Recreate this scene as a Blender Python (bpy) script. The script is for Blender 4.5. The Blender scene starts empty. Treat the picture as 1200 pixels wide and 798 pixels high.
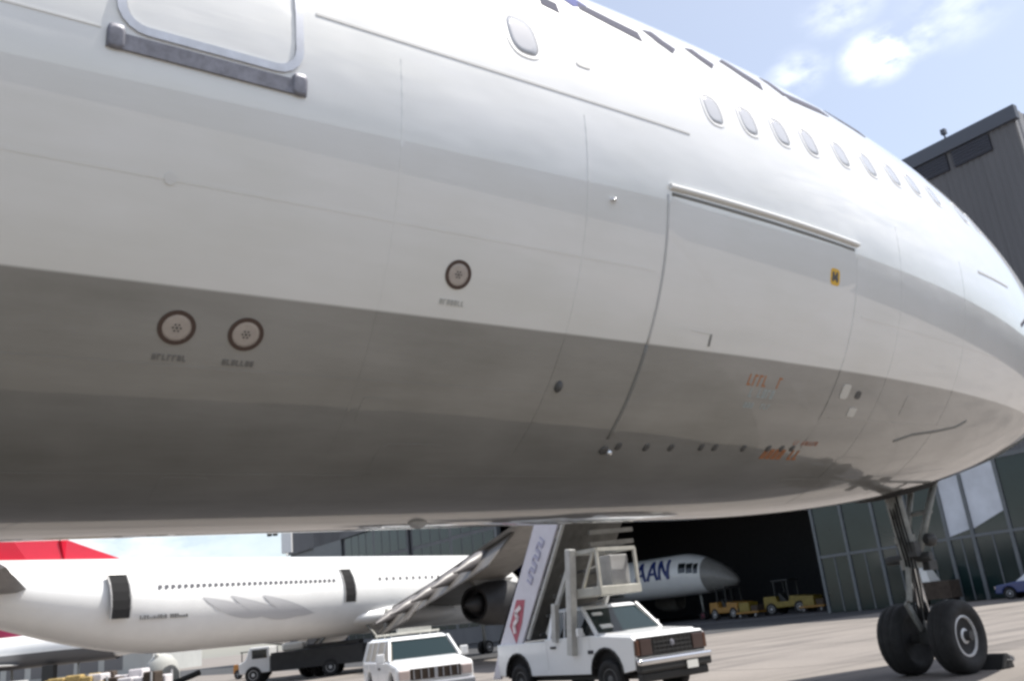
import bpy, bmesh, math, random
from mathutils import Vector, Matrix, Euler
random.seed(4)
S = bpy.context.scene
COL = S.collection
PI = math.pi
R_ = math.radians

# ------------------------------------------------------------------ camera
CAM_H = 1.3
cd = bpy.data.cameras.new('camera')
co = bpy.data.objects.new('camera', cd)
COL.objects.link(co)
F = Vector((0.5717009, 0.76449121, 0.29784436))
RT = Vector((0.81537444, -0.56976163, -0.10264603))
UP = Vector((-0.0912283, -0.30153751, 0.94907983))
M = Matrix(((RT.x, UP.x, -F.x), (RT.y, UP.y, -F.y), (RT.z, UP.z, -F.z)))
co.matrix_world = Matrix.Translation((0, 0, CAM_H)) @ M.to_4x4()
cd.sensor_fit = 'HORIZONTAL'
cd.sensor_width = 36.0
cd.lens = 36.0 * 1059.99 / 1200.0
cd.clip_start = 0.05
cd.clip_end = 6000
S.camera = co
S.render.resolution_x = 1024
S.render.resolution_y = 680
S.cycles.pixel_filter_type = 'BLACKMAN_HARRIS'
S.cycles.filter_width = 2.9

# ------------------------------------------------------------------ light
SUN = Vector((0.48, -0.21, 1.0)).normalized()
w = bpy.data.worlds.new('World')
S.world = w
w.use_nodes = True
nt = w.node_tree
nt.nodes.clear()
N = nt.nodes.new
L = nt.links.new
out = N('ShaderNodeOutputWorld')
bg = N('ShaderNodeBackground')
sky = N('ShaderNodeTexSky')
sky.sky_type = 'NISHITA'
sky.sun_disc = False
sky.sun_elevation = math.asin(SUN.z)
sky.sun_rotation = math.atan2(SUN.x, SUN.y)
sky.air_density = 1.0
sky.dust_density = 1.5
sky.ozone_density = 0.35
tc = N('ShaderNodeTexCoord')
mp = N('ShaderNodeMapping')
mp.inputs['Scale'].default_value = (1.6, 1.6, 3.4)
mp.inputs['Location'].default_value = (0.35, 0.1, 0.62)
nz = N('ShaderNodeTexNoise')
nz.inputs['Scale'].default_value = 2.3
nz.inputs['Detail'].default_value = 7
nz.inputs['Roughness'].default_value = 0.56
rp = N('ShaderNodeValToRGB')
rp.color_ramp.elements[0].position = 0.36
rp.color_ramp.elements[1].position = 0.72
# where the clouds stand in the sky: direction, angular radius, strength
CLOUDS = [((0.7772, 0.3899, 0.4939), 0.028, .95), ((0.7914, 0.3566, 0.4965), 0.022, .35), ((0.7363, 0.4543, 0.5015), 0.025, .35), ((0.7419, 0.3978, 0.5397), 0.03, .3), ((0.7995, 0.3185, 0.5093), 0.04, .2), ((0.30, 0.62, 0.72), .16, .7),
          ((-0.55, 0.72, 0.42), .30, .8), ((0.2, -0.8, 0.55), .32, .7), ((-0.7, -0.5, 0.5), .25, .7), ((0.86, -0.35, 0.37), .2, .7), ((0.1, 0.97, 0.2), .22, .5), ((-0.2, 0.96, 0.19), .2, .5)]
acc = None
for dv, rad, st in CLOUDS:
    dd = Vector(dv).normalized()
    sb = N('ShaderNodeVectorMath')
    sb.operation = 'SUBTRACT'
    sb.inputs[1].default_value = dd
    L(tc.outputs['Generated'], sb.inputs[0])
    sc_ = N('ShaderNodeVectorMath')
    sc_.operation = 'MULTIPLY'
    sc_.inputs[1].default_value = (1.0, 1.0, 1.5)
    L(sb.outputs[0], sc_.inputs[0])
    ln = N('ShaderNodeVectorMath')
    ln.operation = 'LENGTH'
    L(sc_.outputs[0], ln.inputs[0])
    mr_ = N('ShaderNodeMapRange')
    mr_.interpolation_type = 'SMOOTHSTEP'
    mr_.inputs['From Min'].default_value = rad * 1.7
    mr_.inputs['From Max'].default_value = rad * 0.2
    mr_.inputs['To Min'].default_value = 0
    mr_.inputs['To Max'].default_value = st
    L(ln.outputs['Value'], mr_.inputs['Value'])
    if acc is None:
        acc = mr_.outputs[0]
    else:
        ad_ = N('ShaderNodeMath')
        ad_.operation = 'MAXIMUM'
        L(acc, ad_.inputs[0])
        L(mr_.outputs[0], ad_.inputs[1])
        acc = ad_.outputs[0]
nz.inputs['Scale'].default_value = 14.0
mx = N('ShaderNodeMixRGB')
mx.inputs[2].default_value = (13.5, 13.6, 13.8, 1)
ml = N('ShaderNodeMath')
ml.operation = 'MULTIPLY'
vl = N('ShaderNodeMath')
vl.operation = 'ADD'
vl.use_clamp = True
vl.inputs[1].default_value = 0.14
L(tc.outputs['Generated'], mp.inputs['Vector'])
L(mp.outputs['Vector'], nz.inputs['Vector'])
L(nz.outputs['Fac'], rp.inputs['Fac'])
L(rp.outputs['Color'], ml.inputs[0])
L(acc, ml.inputs[1])
L(ml.outputs[0], vl.inputs[0])
L(vl.outputs[0], mx.inputs[0])
L(sky.outputs['Color'], mx.inputs[1])
L(mx.outputs['Color'], bg.inputs['Color'])
bg.inputs['Strength'].default_value = 0.095
L(bg.outputs[0], out.inputs[0])

sl = bpy.data.lights.new('sun', 'SUN')
sl.energy = 4.2
sl.angle = R_(0.53)
sl.color = (1.0, 0.955, 0.88)
so = bpy.data.objects.new('sun', sl)
so.rotation_euler = SUN.to_track_quat('Z', 'Y').to_euler()
so.location = (0, 0, 60)
COL.objects.link(so)
S.view_settings.view_transform = 'Standard'
S.view_settings.look = 'None'
S.view_settings.gamma = 1
S.view_settings.exposure = 0.76

# ------------------------------------------------------------------ materials
MATS = {}


def mat(name, c, rough=0.5, metal=0.0, var=0.0, vscale=3.0, bump=0.0, bscale=20.0, coat=0.0, spec=0.5, emit=0, stretch=None, c2=None):
    m = bpy.data.materials.new(name)
    m.use_nodes = True
    t = m.node_tree
    b = t.nodes['Principled BSDF']
    b.inputs['Base Color'].default_value = (*c, 1)
    b.inputs['Roughness'].default_value = rough
    b.inputs['Metallic'].default_value = metal
    b.inputs['Coat Weight'].default_value = coat
    b.inputs['Coat Roughness'].default_value = 0.08
    b.inputs['Specular IOR Level'].default_value = spec
    tcn = t.nodes.new('ShaderNodeTexCoord')
    src = tcn.outputs['Object']
    if stretch:
        mpn = t.nodes.new('ShaderNodeMapping')
        mpn.inputs['Scale'].default_value = stretch
        t.links.new(src, mpn.inputs['Vector'])
        src = mpn.outputs['Vector']
    if var:
        n = t.nodes.new('ShaderNodeTexNoise')
        n.inputs['Scale'].default_value = vscale
        n.inputs['Detail'].default_value = 6
        n.inputs['Roughness'].default_value = 0.62
        t.links.new(src, n.inputs['Vector'])
        r = t.nodes.new('ShaderNodeValToRGB')
        d = c2 if c2 else tuple(x * (1 - var) for x in c)
        r.color_ramp.elements[0].color = (*d, 1)
        r.color_ramp.elements[0].position = 0.3
        r.color_ramp.elements[1].color = (*c, 1)
        r.color_ramp.elements[1].position = 0.66
        t.links.new(n.outputs['Fac'], r.inputs['Fac'])
        t.links.new(r.outputs['Color'], b.inputs['Base Color'])
        mr = t.nodes.new('ShaderNodeMapRange')
        mr.inputs['To Min'].default_value = min(1, rough * 1.25)
        mr.inputs['To Max'].default_value = rough * 0.85
        t.links.new(n.outputs['Fac'], mr.inputs['Value'])
        t.links.new(mr.outputs[0], b.inputs['Roughness'])
    if bump:
        n2 = t.nodes.new('ShaderNodeTexNoise')
        n2.inputs['Scale'].default_value = bscale
        n2.inputs['Detail'].default_value = 4
        t.links.new(src, n2.inputs['Vector'])
        bp = t.nodes.new('ShaderNodeBump')
        bp.inputs['Strength'].default_value = bump
        bp.inputs['Distance'].default_value = 0.02
        t.links.new(n2.outputs['Fac'], bp.inputs['Height'])
        t.links.new(bp.outputs[0], b.inputs['Normal'])
    MATS[name] = m
    return m


def livery(name, white, grey, zline):
    """aircraft paint: white above a level paint line, grey below, faint streaks and panel waviness"""
    m = mat(name, white, 0.3, coat=1.0)
    m.node_tree.nodes['Principled BSDF'].inputs['Coat Roughness'].default_value = 0.03
    m.node_tree.nodes['Principled BSDF'].inputs['Coat IOR'].default_value = 1.65
    t = m.node_tree
    b = t.nodes['Principled BSDF']
    tcn = t.nodes.new('ShaderNodeTexCoord')
    sx = t.nodes.new('ShaderNodeSeparateXYZ')
    t.links.new(tcn.outputs['Object'], sx.inputs[0])
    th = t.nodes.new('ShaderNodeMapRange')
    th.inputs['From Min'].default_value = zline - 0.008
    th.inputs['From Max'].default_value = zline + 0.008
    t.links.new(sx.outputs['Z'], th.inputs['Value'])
    mpn = t.nodes.new('ShaderNodeMapping')
    mpn.inputs['Scale'].default_value = (0.35, 1.6, 2.2)
    t.links.new(tcn.outputs['Object'], mpn.inputs['Vector'])
    n = t.nodes.new('ShaderNodeTexNoise')
    n.inputs['Scale'].default_value = 2.0
    n.inputs['Detail'].default_value = 9
    n.inputs['Roughness'].default_value = 0.68
    t.links.new(mpn.outputs[0], n.inputs['Vector'])
    n3 = t.nodes.new('ShaderNodeTexNoise')
    n3.inputs['Scale'].default_value = 1.1
    n3.inputs['Detail'].default_value = 5
    t.links.new(tcn.outputs['Object'], n3.inputs['Vector'])
    ad = t.nodes.new('ShaderNodeMath')
    ad.operation = 'ADD'
    t.links.new(n.outputs['Fac'], ad.inputs[0])
    t.links.new(n3.outputs['Fac'], ad.inputs[1])

    def ramp(c, k):
        r = t.nodes.new('ShaderNodeValToRGB')
        r.color_ramp.elements[0].position = 0.36
        r.color_ramp.elements[0].color = (c[0] * k, c[1] * k, c[2] * k * 0.98, 1)
        r.color_ramp.elements[1].position = 0.6
        r.color_ramp.elements[1].color = (*c, 1)
        h = t.nodes.new('ShaderNodeMath')
        h.operation = 'MULTIPLY'
        h.inputs[1].default_value = 0.5
        t.links.new(ad.outputs[0], h.inputs[0])
        t.links.new(h.outputs[0], r.inputs['Fac'])
        return r
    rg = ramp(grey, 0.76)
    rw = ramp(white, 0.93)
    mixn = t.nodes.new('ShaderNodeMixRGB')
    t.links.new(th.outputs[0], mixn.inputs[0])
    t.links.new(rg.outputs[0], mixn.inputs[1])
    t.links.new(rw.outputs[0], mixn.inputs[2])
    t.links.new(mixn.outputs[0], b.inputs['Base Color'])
    rr = t.nodes.new('ShaderNodeMapRange')
    rr.inputs['To Min'].default_value = 0.42
    rr.inputs['To Max'].default_value = 0.22
    t.links.new(n.outputs['Fac'], rr.inputs['Value'])
    t.links.new(rr.outputs[0], b.inputs['Roughness'])
    # skin waviness between frames and stringers
    mp2 = t.nodes.new('ShaderNodeMapping')
    mp2.inputs['Scale'].default_value = (1.2, 2.2, 2.2)
    t.links.new(tcn.outputs['Object'], mp2.inputs['Vector'])
    n2 = t.nodes.new('ShaderNodeTexNoise')
    n2.inputs['Scale'].default_value = 0.9
    n2.inputs['Detail'].default_value = 2
    t.links.new(mp2.outputs[0], n2.inputs['Vector'])
    bp = t.nodes.new('ShaderNodeBump')
    bp.inputs['Strength'].default_value = 0.35
    bp.inputs['Distance'].default_value = 0.03
    t.links.new(n2.outputs['Fac'], bp.inputs['Height'])
    t.links.new(bp.outputs[0], b.inputs['Normal'])
    return m


PZ = 3.525
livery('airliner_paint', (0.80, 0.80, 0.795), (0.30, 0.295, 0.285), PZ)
mat('white_jet_paint', (0.80, 0.80, 0.79), 0.28, var=0.06, vscale=1.2, coat=0.2)
mat('seam_grey', (0.54, 0.54, 0.54), 0.6)
mat('faint_seam', (0.72, 0.72, 0.71), 0.45)
mat('faint_dark_seam', (0.255, 0.25, 0.243), 0.45)
mat('door_gap', (0.225, 0.225, 0.217), 0.7)
mat('bare_metal', (0.55, 0.56, 0.60), 0.35, metal=0.6, var=0.2, vscale=8)
mat('dull_steel', (0.26, 0.26, 0.30), 0.5, metal=0.3, var=0.4, vscale=14)
mat('port_metal', (0.50, 0.45, 0.42), 0.4, metal=0.25, var=0.15, vscale=20)
mat('port_ring', (0.085, 0.055, 0.045), 0.6)
mat('marking_ink', (0.10, 0.10, 0.10), 0.6)
mat('worn_ink', (0.20, 0.195, 0.19), 0.6)
mat('light_marking_ink', (0.50, 0.50, 0.48), 0.6)
mat('orange_ink', (0.42, 0.17, 0.07), 0.6)
mat('pale_blue_ink', (0.36, 0.42, 0.44), 0.6)
mat('red_ink', (0.38, 0.20, 0.15), 0.6)
mat('yellow_placard', (0.75, 0.45, 0.05), 0.5)
mat('white_patch', (0.62, 0.61, 0.58), 0.4)
mat('title_blue', (0.17, 0.18, 0.33), 0.95, spec=0.0)
mat('title_grey', (0.15, 0.15, 0.18), 0.95, spec=0.0)
mat('window_glass', (0.50, 0.51, 0.54), 0.1, coat=0.3)  # closed blinds and sky reflection, both put into one pale colour
mat('window_rim', (0.78, 0.78, 0.78), 0.4)
mat('far_window', (0.13, 0.13, 0.14), 0.3)
mat('dark_glass', (0.012, 0.016, 0.018), 0.06, coat=0.4)
mat('windscreen', (0.010, 0.024, 0.027), 0.06, coat=0.0, spec=0.35)
mat('green_glass', (0.012, 0.026, 0.026), 0.14, coat=0.0, var=0.35, vscale=0.5)
mat('gear_paint', (0.30, 0.30, 0.28), 0.45, var=0.35, vscale=9)
mat('gear_dark', (0.06, 0.06, 0.06), 0.55, var=0.3, vscale=9)
mat('chrome', (0.75, 0.75, 0.76), 0.14, metal=1.0)
mat('tyre', (0.018, 0.018, 0.019), 0.75, var=0.35, vscale=10, bump=0.15, bscale=60)
mat('rim_paint', (0.66, 0.66, 0.67), 0.35, var=0.25, vscale=12)
mat('rubber', (0.02, 0.02, 0.02), 0.8)
mat('fin_red', (0.50, 0.010, 0.03), 0.3, var=0.1, coat=0.3)
mat('fin_maroon', (0.30, 0.01, 0.06), 0.35, coat=0.2)
mat('wing_grey', (0.26, 0.25, 0.235), 0.4, var=0.25, vscale=1.5)
mat('stab_grey', (0.16, 0.15, 0.15), 0.4, var=0.2)
mat('swoosh_grey', (0.52, 0.52, 0.53), 0.35)
mat('flap_brown', (0.13, 0.118, 0.105), 0.5, var=0.3, vscale=2.5)
mat('engine_dark', (0.03, 0.03, 0.033), 0.5, var=0.3)
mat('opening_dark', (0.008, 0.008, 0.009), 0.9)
mat('truck_white', (0.78, 0.79, 0.80), 0.25, coat=0.5, var=0.05, vscale=2)
mat('trim_black', (0.025, 0.025, 0.025), 0.55)
mat('grille_dark', (0.012, 0.010, 0.009), 0.4)
mat('arch_liner', (0.02, 0.02, 0.02), 0.8)
mat('wheel_steel', (0.10, 0.10, 0.10), 0.5, var=0.3)
mat('amber_lamp', (0.085, 0.035, 0.02), 0.2, coat=0.2)
mat('headlamp_red', (0.055, 0.032, 0.028), 0.15, coat=0.3)
mat('lamp_glass', (0.55, 0.45, 0.42), 0.12, coat=0.6)
mat('plate_white', (0.75, 0.75, 0.72), 0.5)
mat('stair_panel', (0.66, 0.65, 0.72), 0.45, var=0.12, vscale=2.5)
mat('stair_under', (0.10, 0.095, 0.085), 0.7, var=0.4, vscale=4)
mat('stair_steel', (0.52, 0.52, 0.50), 0.5, var=0.25, vscale=6)
mat('stair_beige', (0.50, 0.49, 0.44), 0.6, var=0.25, vscale=4)
mat('logo_red', (0.40, 0.08, 0.12), 0.5)
mat('logo_white', (0.75, 0.68, 0.70), 0.5)
mat('logo_blue', (0.42, 0.42, 0.55), 0.5)
mat('title_navy', (0.03, 0.05, 0.20), 0.4)
mat('tug_yellow', (0.30, 0.15, 0.02), 0.45, var=0.3, vscale=4)
mat('tug_olive', (0.22, 0.16, 0.02), 0.45, var=0.3, vscale=4)
mat('cart_ochre', (0.45, 0.32, 0.12), 0.7, var=0.5, vscale=6)
mat('cart_orange', (0.62, 0.26, 0.05), 0.5, var=0.2)
mat('equipment_grey', (0.42, 0.42, 0.42), 0.6, var=0.3)
mat('crate_white', (0.66, 0.63, 0.64), 0.6, var=0.2, vscale=5)
mat('car_blue', (0.03, 0.05, 0.16), 0.25, coat=0.6)
mat('brown_crate', (0.06, 0.042, 0.03), 0.8, var=0.4, vscale=5)
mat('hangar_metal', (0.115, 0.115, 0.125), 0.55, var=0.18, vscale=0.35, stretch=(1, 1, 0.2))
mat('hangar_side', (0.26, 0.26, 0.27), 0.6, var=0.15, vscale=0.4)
mat('hangar_trim', (0.075, 0.085, 0.11), 0.5)
mat('louvre_dark', (0.02, 0.021, 0.035), 0.5)
mat('column_grey', (0.13, 0.14, 0.15), 0.5, var=0.15)
mat('glare_pane', (0.62, 0.64, 0.70), 0.35, var=0.25, vscale=0.5)  # bright glass panes, sky glare put into the colour
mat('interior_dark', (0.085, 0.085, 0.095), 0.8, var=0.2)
mat('terminal_wall', (0.42, 0.43, 0.42), 0.7, var=0.12, vscale=0.3)
mat('mast_white', (0.8, 0.8, 0.8), 0.5)
mat('paper_white', (0.8, 0.8, 0.78), 0.7)
mat('van_tan', (0.34, 0.31, 0.25), 0.35)


def ground_mat():
    m = mat('apron_concrete', (0.2, 0.18, 0.165), 0.85)
    t = m.node_tree
    b = t.nodes['Principled BSDF']
    tcn = t.nodes.new('ShaderNodeTexCoord')
    n1 = t.nodes.new('ShaderNodeTexNoise')
    n1.inputs['Scale'].default_value = 0.22
    n1.inputs['Detail'].default_value = 8
    n1.inputs['Roughness'].default_value = 0.65
    n2 = t.nodes.new('ShaderNodeTexNoise')
    n2.inputs['Scale'].default_value = 14
    n2.inputs['Detail'].default_value = 6
    mp_ = t.nodes.new('ShaderNodeMapping')
    mp_.inputs['Scale'].default_value = (0.12, 1.0, 1.0)
    mp_.inputs['Rotation'].default_value = (0, 0, 0.25)
    n3 = t.nodes.new('ShaderNodeTexNoise')
    n3.inputs['Scale'].default_value = 0.9
    n3.inputs['Detail'].default_value = 5
    for n in (n1, n2):
        t.links.new(tcn.outputs['Object'], n.inputs['Vector'])
    t.links.new(tcn.outputs['Object'], mp_.inputs['Vector'])
    t.links.new(mp_.outputs[0], n3.inputs['Vector'])

    def ramp(n, p0, p1, a, c):
        r = t.nodes.new('ShaderNodeValToRGB')
        r.color_ramp.elements[0].position = p0
        r.color_ramp.elements[1].position = p1
        r.color_ramp.elements[0].color = (*a, 1)
        r.color_ramp.elements[1].color = (*c, 1)
        t.links.new(n.outputs['Fac'], r.inputs['Fac'])
        return r
    r1 = ramp(n1, 0.3, 0.7, (0.165, 0.148, 0.135), (0.225, 0.202, 0.183))
    r2 = ramp(n2, 0.3, 0.7, (0.9, 0.9, 0.9), (1.04, 1.04, 1.04))
    r3 = ramp(n3, 0.36, 0.50, (0.70, 0.70, 0.71), (1, 1, 1))
    prev = r1.outputs[0]
    for r in (r2, r3):
        mm = t.nodes.new('ShaderNodeMixRGB')
        mm.blend_type = 'MULTIPLY'
        mm.inputs[0].default_value = 1
        t.links.new(prev, mm.inputs[1])
        t.links.new(r.outputs[0], mm.inputs[2])
        prev = mm.outputs[0]
    t.links.new(prev, b.inputs['Base Color'])
    bp = t.nodes.new('ShaderNodeBump')
    bp.inputs['Strength'].default_value = 0.2
    bp.inputs['Distance'].default_value = 0.01
    t.links.new(n2.outputs['Fac'], bp.inputs['Height'])
    t.links.new(bp.outputs[0], b.inputs['Normal'])


ground_mat()


# ------------------------------------------------------------------ helpers
class MB:
    def __init__(s, off=(0, 0, 0)):
        s.v = []
        s.f = []
        s.o = Vector(off)

    def add(s, vs, fs):
        b = len(s.v)
        s.v += [Vector(x) - s.o for x in vs]
        s.f += [tuple(b + i for i in f) for f in fs]
        return s

    def box(s, c, d, rot=None):
        c = Vector(c)
        vs = []
        for z in (-.5, .5):
            for x, y in ((-.5, -.5), (.5, -.5), (.5, .5), (-.5, .5)):
                q = Vector((x * d[0], y * d[1], z * d[2]))
                if rot:
                    q.rotate(Euler(rot))
                vs.append(c + q)
        return s.add(vs, [(3, 2, 1, 0), (4, 5, 6, 7), (0, 1, 5, 4), (1, 2, 6, 5), (2, 3, 7, 6), (3, 0, 4, 7)])

    def b2(s, x0, x1, y0, y1, z0, z1):
        return s.box(((x0 + x1) / 2, (y0 + y1) / 2, (z0 + z1) / 2), (abs(x1 - x0), abs(y1 - y0), abs(z1 - z0)))

    def hexa(s, bot, top):
        return s.add(list(bot) + list(top), [(3, 2, 1, 0), (4, 5, 6, 7), (0, 1, 5, 4), (1, 2, 6, 5), (2, 3, 7, 6), (3, 0, 4, 7)])

    def rings(s, rs, closed=True, cap0=True, cap1=True):
        n = len(rs[0])
        vs = [p for r in rs for p in r]
        fs = []
        m = n if closed else n - 1
        for i in range(len(rs) - 1):
            for j in range(m):
                k = (j + 1) % n
                fs.append((i * n + j, i * n + k, (i + 1) * n + k, (i + 1) * n + j))
        if cap0:
            fs.append(tuple(range(n - 1, -1, -1)))
        if cap1:
            b = (len(rs) - 1) * n
            fs.append(tuple(range(b, b + n)))
        return s.add(vs, fs)

    def tube(s, p0, p1, r0, r1=None, n=12):
        p0 = Vector(p0)
        p1 = Vector(p1)
        r1 = r0 if r1 is None else r1
        d = (p1 - p0).normalized()
        a = d.orthogonal().normalized()
        b = d.cross(a)
        R = []
        for p, r in ((p0, r0), (p1, r1)):
            R.append([p + a * r * math.cos(2 * PI * i / n) + b * r * math.sin(2 * PI * i / n) for i in range(n)])
        return s.rings(R)

    def bar(s, p0, p1, w, h):
        p0 = Vector(p0)
        p1 = Vector(p1)
        d = (p1 - p0).normalized()
        u = Vector((0, 0, 1))
        if abs(d.z) > 0.95:
            u = Vector((1, 0, 0))
        a = d.cross(u).normalized()
        b = a.cross(d)
        R = [[p + a * w / 2 * i + b * h / 2 * j for i, j in ((-1, -1), (1, -1), (1, 1), (-1, 1))] for p in (p0, p1)]
        return s.rings(R)

    def lathe(s, c, ax, prof, n=28, cap0=True, cap1=True):
        c = Vector(c)
        ax = Vector(ax).normalized()
        a = ax.orthogonal().normalized()
        b = ax.cross(a)
        R = [[c + ax * t + a * r * math.cos(2 * PI * i / n) + b * r * math.sin(2 * PI * i / n) for i in range(n)] for t, r in prof]
        return s.rings(R, True, cap0, cap1)

    def prism(s, poly, y0, y1):
        """poly in (x,z), extruded along y"""
        n = len(poly)
        vs = [(x, y0, z) for x, z in poly] + [(x, y1, z) for x, z in poly]
        fs = [(i, (i + 1) % n, n + (i + 1) % n, n + i) for i in range(n)]
        fs += [tuple(range(n - 1, -1, -1)), tuple(range(n, 2 * n))]
        return s.add(vs, fs)

    def build(s, name, m, parent=None, smooth=False, bevel=0.0, seg=2, fix=True):
        me = bpy.data.meshes.new(name)
        me.from_pydata([tuple(x) for x in s.v], [], s.f)
        me.materials.append(MATS[m])
        if fix:
            bm = bmesh.new()
            bm.from_mesh(me)
            bmesh.ops.recalc_face_normals(bm, faces=bm.faces)
            bm.to_mesh(me)
            bm.free()
        if smooth:
            me.shade_smooth()
        o = bpy.data.objects.new(name, me)
        COL.objects.link(o)
        if parent:
            o.parent = parent
        if bevel:
            md = o.modifiers.new('bevel', 'BEVEL')
            md.width = bevel
            md.segments = seg
            md.limit_method = 'ANGLE'
            md.angle_limit = R_(35)
        if smooth and bevel:
            pass
        return o


def smooth_by_angle(o, deg=40):
    me = o.data
    bm = bmesh.new()
    bm.from_mesh(me)
    for f in bm.faces:
        f.smooth = True
    for e in bm.edges:
        if len(e.link_faces) == 2 and e.calc_face_angle(0) > R_(deg):
            e.smooth = False
    bm.to_mesh(me)
    bm.free()
    return o


def tag(o, label=None, cat=None, group=None, kind=None):
    if label:
        o['label'] = label
    if cat:
        o['category'] = cat
    if group:
        o['group'] = group
    if kind:
        o['kind'] = kind
    return o


def thing(name, label, cat, loc, rz=0.0, group=None, scale=1.0):
    o = bpy.data.objects.new(name, None)
    COL.objects.link(o)
    o.location = loc
    o.rotation_euler = (0, 0, rz)
    o.scale = (scale,) * 3
    o.empty_display_size = 0.3
    return tag(o, label, cat, group)


def gz(x, y):
    """height of the apron: it falls gently away beyond the airliner"""
    t = min(max((y - 8.6) / 6.0, 0), 1)
    return -0.2 * t * t * (3 - 2 * t)


# ------------------------------------------------------------------ ground
ys = [-1500, -300, -60, -20, -5, 3, 7, 8.6] + [8.6 + 0.5 * i for i in range(1, 13)] + [20, 40, 90, 200, 600, 2500]
xs = [-1500, -300, -60, -20, 0, 10, 20, 40, 80, 200, 600, 2500]
g = MB()
n = len(ys)
g.add([(x, y, gz(x, y)) for x in xs for y in ys],
      [(i * n + j, (i + 1) * n + j, (i + 1) * n + j + 1, i * n + j + 1) for i in range(len(xs) - 1) for j in range(n - 1)])
go = g.build('ground', 'apron_concrete', smooth=True)
go['kind'] = 'structure'
# sealed slab joints
mat('joint_sealant', (0.10, 0.095, 0.09), 0.8)
jb = MB()
for k in range(-2, 9):
    x = 1.6 + 7.5 * k
    yy = [y for y in ys if -60 <= y <= 90]
    jb.add([(x + d, y, gz(x, y) + 0.004) for y in yy for d in (-.02, .02)],
           [(2 * i, 2 * i + 1, 2 * i + 3, 2 * i + 2) for i in range(len(yy) - 1)])
for k in range(-4, 9):
    y = 2.2 + 7.5 * k
    jb.add([(-14, y - .02, gz(0, y - .02) + 0.006), (54, y - .02, gz(0, y - .02) + 0.006), (54, y + .02, gz(0, y + .02) + 0.006), (-14, y + .02, gz(0, y + .02) + 0.006)], [(0, 1, 2, 3)])
jo = jb.build('pavement_joints', 'joint_sealant', fix=False)
jo['kind'] = 'structure'

mat('dark_ground', (0.045, 0.046, 0.05), 0.85, var=0.3, vscale=0.4, bump=0.2, bscale=30)
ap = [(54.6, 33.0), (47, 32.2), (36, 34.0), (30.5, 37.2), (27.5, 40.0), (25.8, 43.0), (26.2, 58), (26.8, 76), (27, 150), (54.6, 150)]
ao = MB().add([(x, y, -.194) for x, y in ap], [tuple(range(len(ap)))]).build('dark_apron', 'dark_ground')  # ground sheet, darker than the concrete, out from the hangar front
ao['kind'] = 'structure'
mat('bounce_cutter_dark', (0.152, 0.138, 0.120), 0.85, var=0.35, vscale=0.5, bump=0.2, bscale=30)
sp_ = MB().add([(-70, -60, .009), (11.3, -60, .009), (11.3, 8.55, .009), (-70, 8.55, .009)], [(0, 1, 2, 3)]).build('bounce_cutter', 'bounce_cutter_dark')  # unseen dark sheet added to cut light bounced up onto the fuselage
sp_['kind'] = 'structure'

# ------------------------------------------------------------------ near airliner
R0, YC, ZC = 3.0, 7.8353, 5.3061
NP = dict(X0=3.797, XT=18.07, zt=-0.914, pt=3.609, qt=0.569, X0b=8.242, pb=2.06, qb=0.649, X0s=4.905, ps=2.126, qs=0.646)


def sec(X):
    P = NP

    def f(x0, pp, q):
        s = min(max((X - x0) / (P['XT'] - x0), 0), 1)
        return max(1 - s ** pp, 0) ** q
    T = ZC + P['zt'] + (R0 - P['zt']) * f(P['X0'], P['pt'], P['qt'])
    B = ZC + P['zt'] - (R0 + P['zt']) * f(P['X0b'], P['pb'], P['qb'])
    A = R0 * f(P['X0s'], P['ps'], P['qs'])
    s = min(max((X - P['X0s']) / (P['XT'] - P['X0s']), 0), 1)
    return T, B, A, ZC + P['zt'] * s ** 2.2


def surf(X, th):
    T, B, A, Mz = sec(X)
    c, s = math.cos(R_(th)), math.sin(R_(th))
    return Vector((X, YC - A * c, Mz + ((T - Mz) if s > 0 else (Mz - B)) * s))


def snorm(X, th):
    a = surf(X + .02, th) - surf(X - .02, th)
    b = surf(X, th + .3) - surf(X, th - .3)
    nn = a.cross(b).normalized()
    c = Vector((X, YC, sec(X)[3]))
    return nn if nn.dot(surf(X, th) - c) > 0 else -nn


def off(X, th, d):
    return surf(X, th) + snorm(X, th) * d


ROOT = Vector((12.8, YC, 0))
air = thing('airliner', 'huge white airliner with grey belly parked overhead in the foreground', 'airliner', ROOT)
fb = MB(ROOT)
stX = [-30, -22, -14, -6, -2] + [-1 + .5 * i for i in range(14)] + [6 + .35 * i for i in range(20)] + [13 + .2 * i for i in range(20)] + [17.1, 17.4, 17.6, 17.75, 17.87, 17.95, 18.01, 18.05]
ths = [-180 + 2.5 * i for i in range(144)]
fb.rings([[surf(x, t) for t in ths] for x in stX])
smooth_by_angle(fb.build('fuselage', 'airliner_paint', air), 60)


G0 = lambda x, y, z: (x - ROOT.x, y - ROOT.y, z)


def ribbon(mb, path, wd, h=0.006, closed=False):
    """a raised strip of width wd along a path of (X, th) lying on the skin"""
    P3 = [surf(*q) for q in path]
    NN = [snorm(*q) for q in path]
    n_ = len(path)
    rs = []
    for i in range(n_):
        if closed:
            d = P3[(i + 1) % n_] - P3[i - 1]
        else:
            d = P3[min(i + 1, n_ - 1)] - P3[max(i - 1, 0)]
        sd = NN[i].cross(d).normalized() * wd / 2
        rs.append([P3[i] + sd - NN[i] * .004, P3[i] + sd + NN[i] * h, P3[i] - sd + NN[i] * h, P3[i] - sd - NN[i] * .004])
    if closed:
        rs.append(rs[0])
        mb.rings(rs, True, False, False)
    else:
        mb.rings(rs)
    return mb


def seg(a, b, k=8):
    return [(a[0] + (b[0] - a[0]) * i / k, a[1] + (b[1] - a[1]) * i / k) for i in range(k + 1)]


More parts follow.
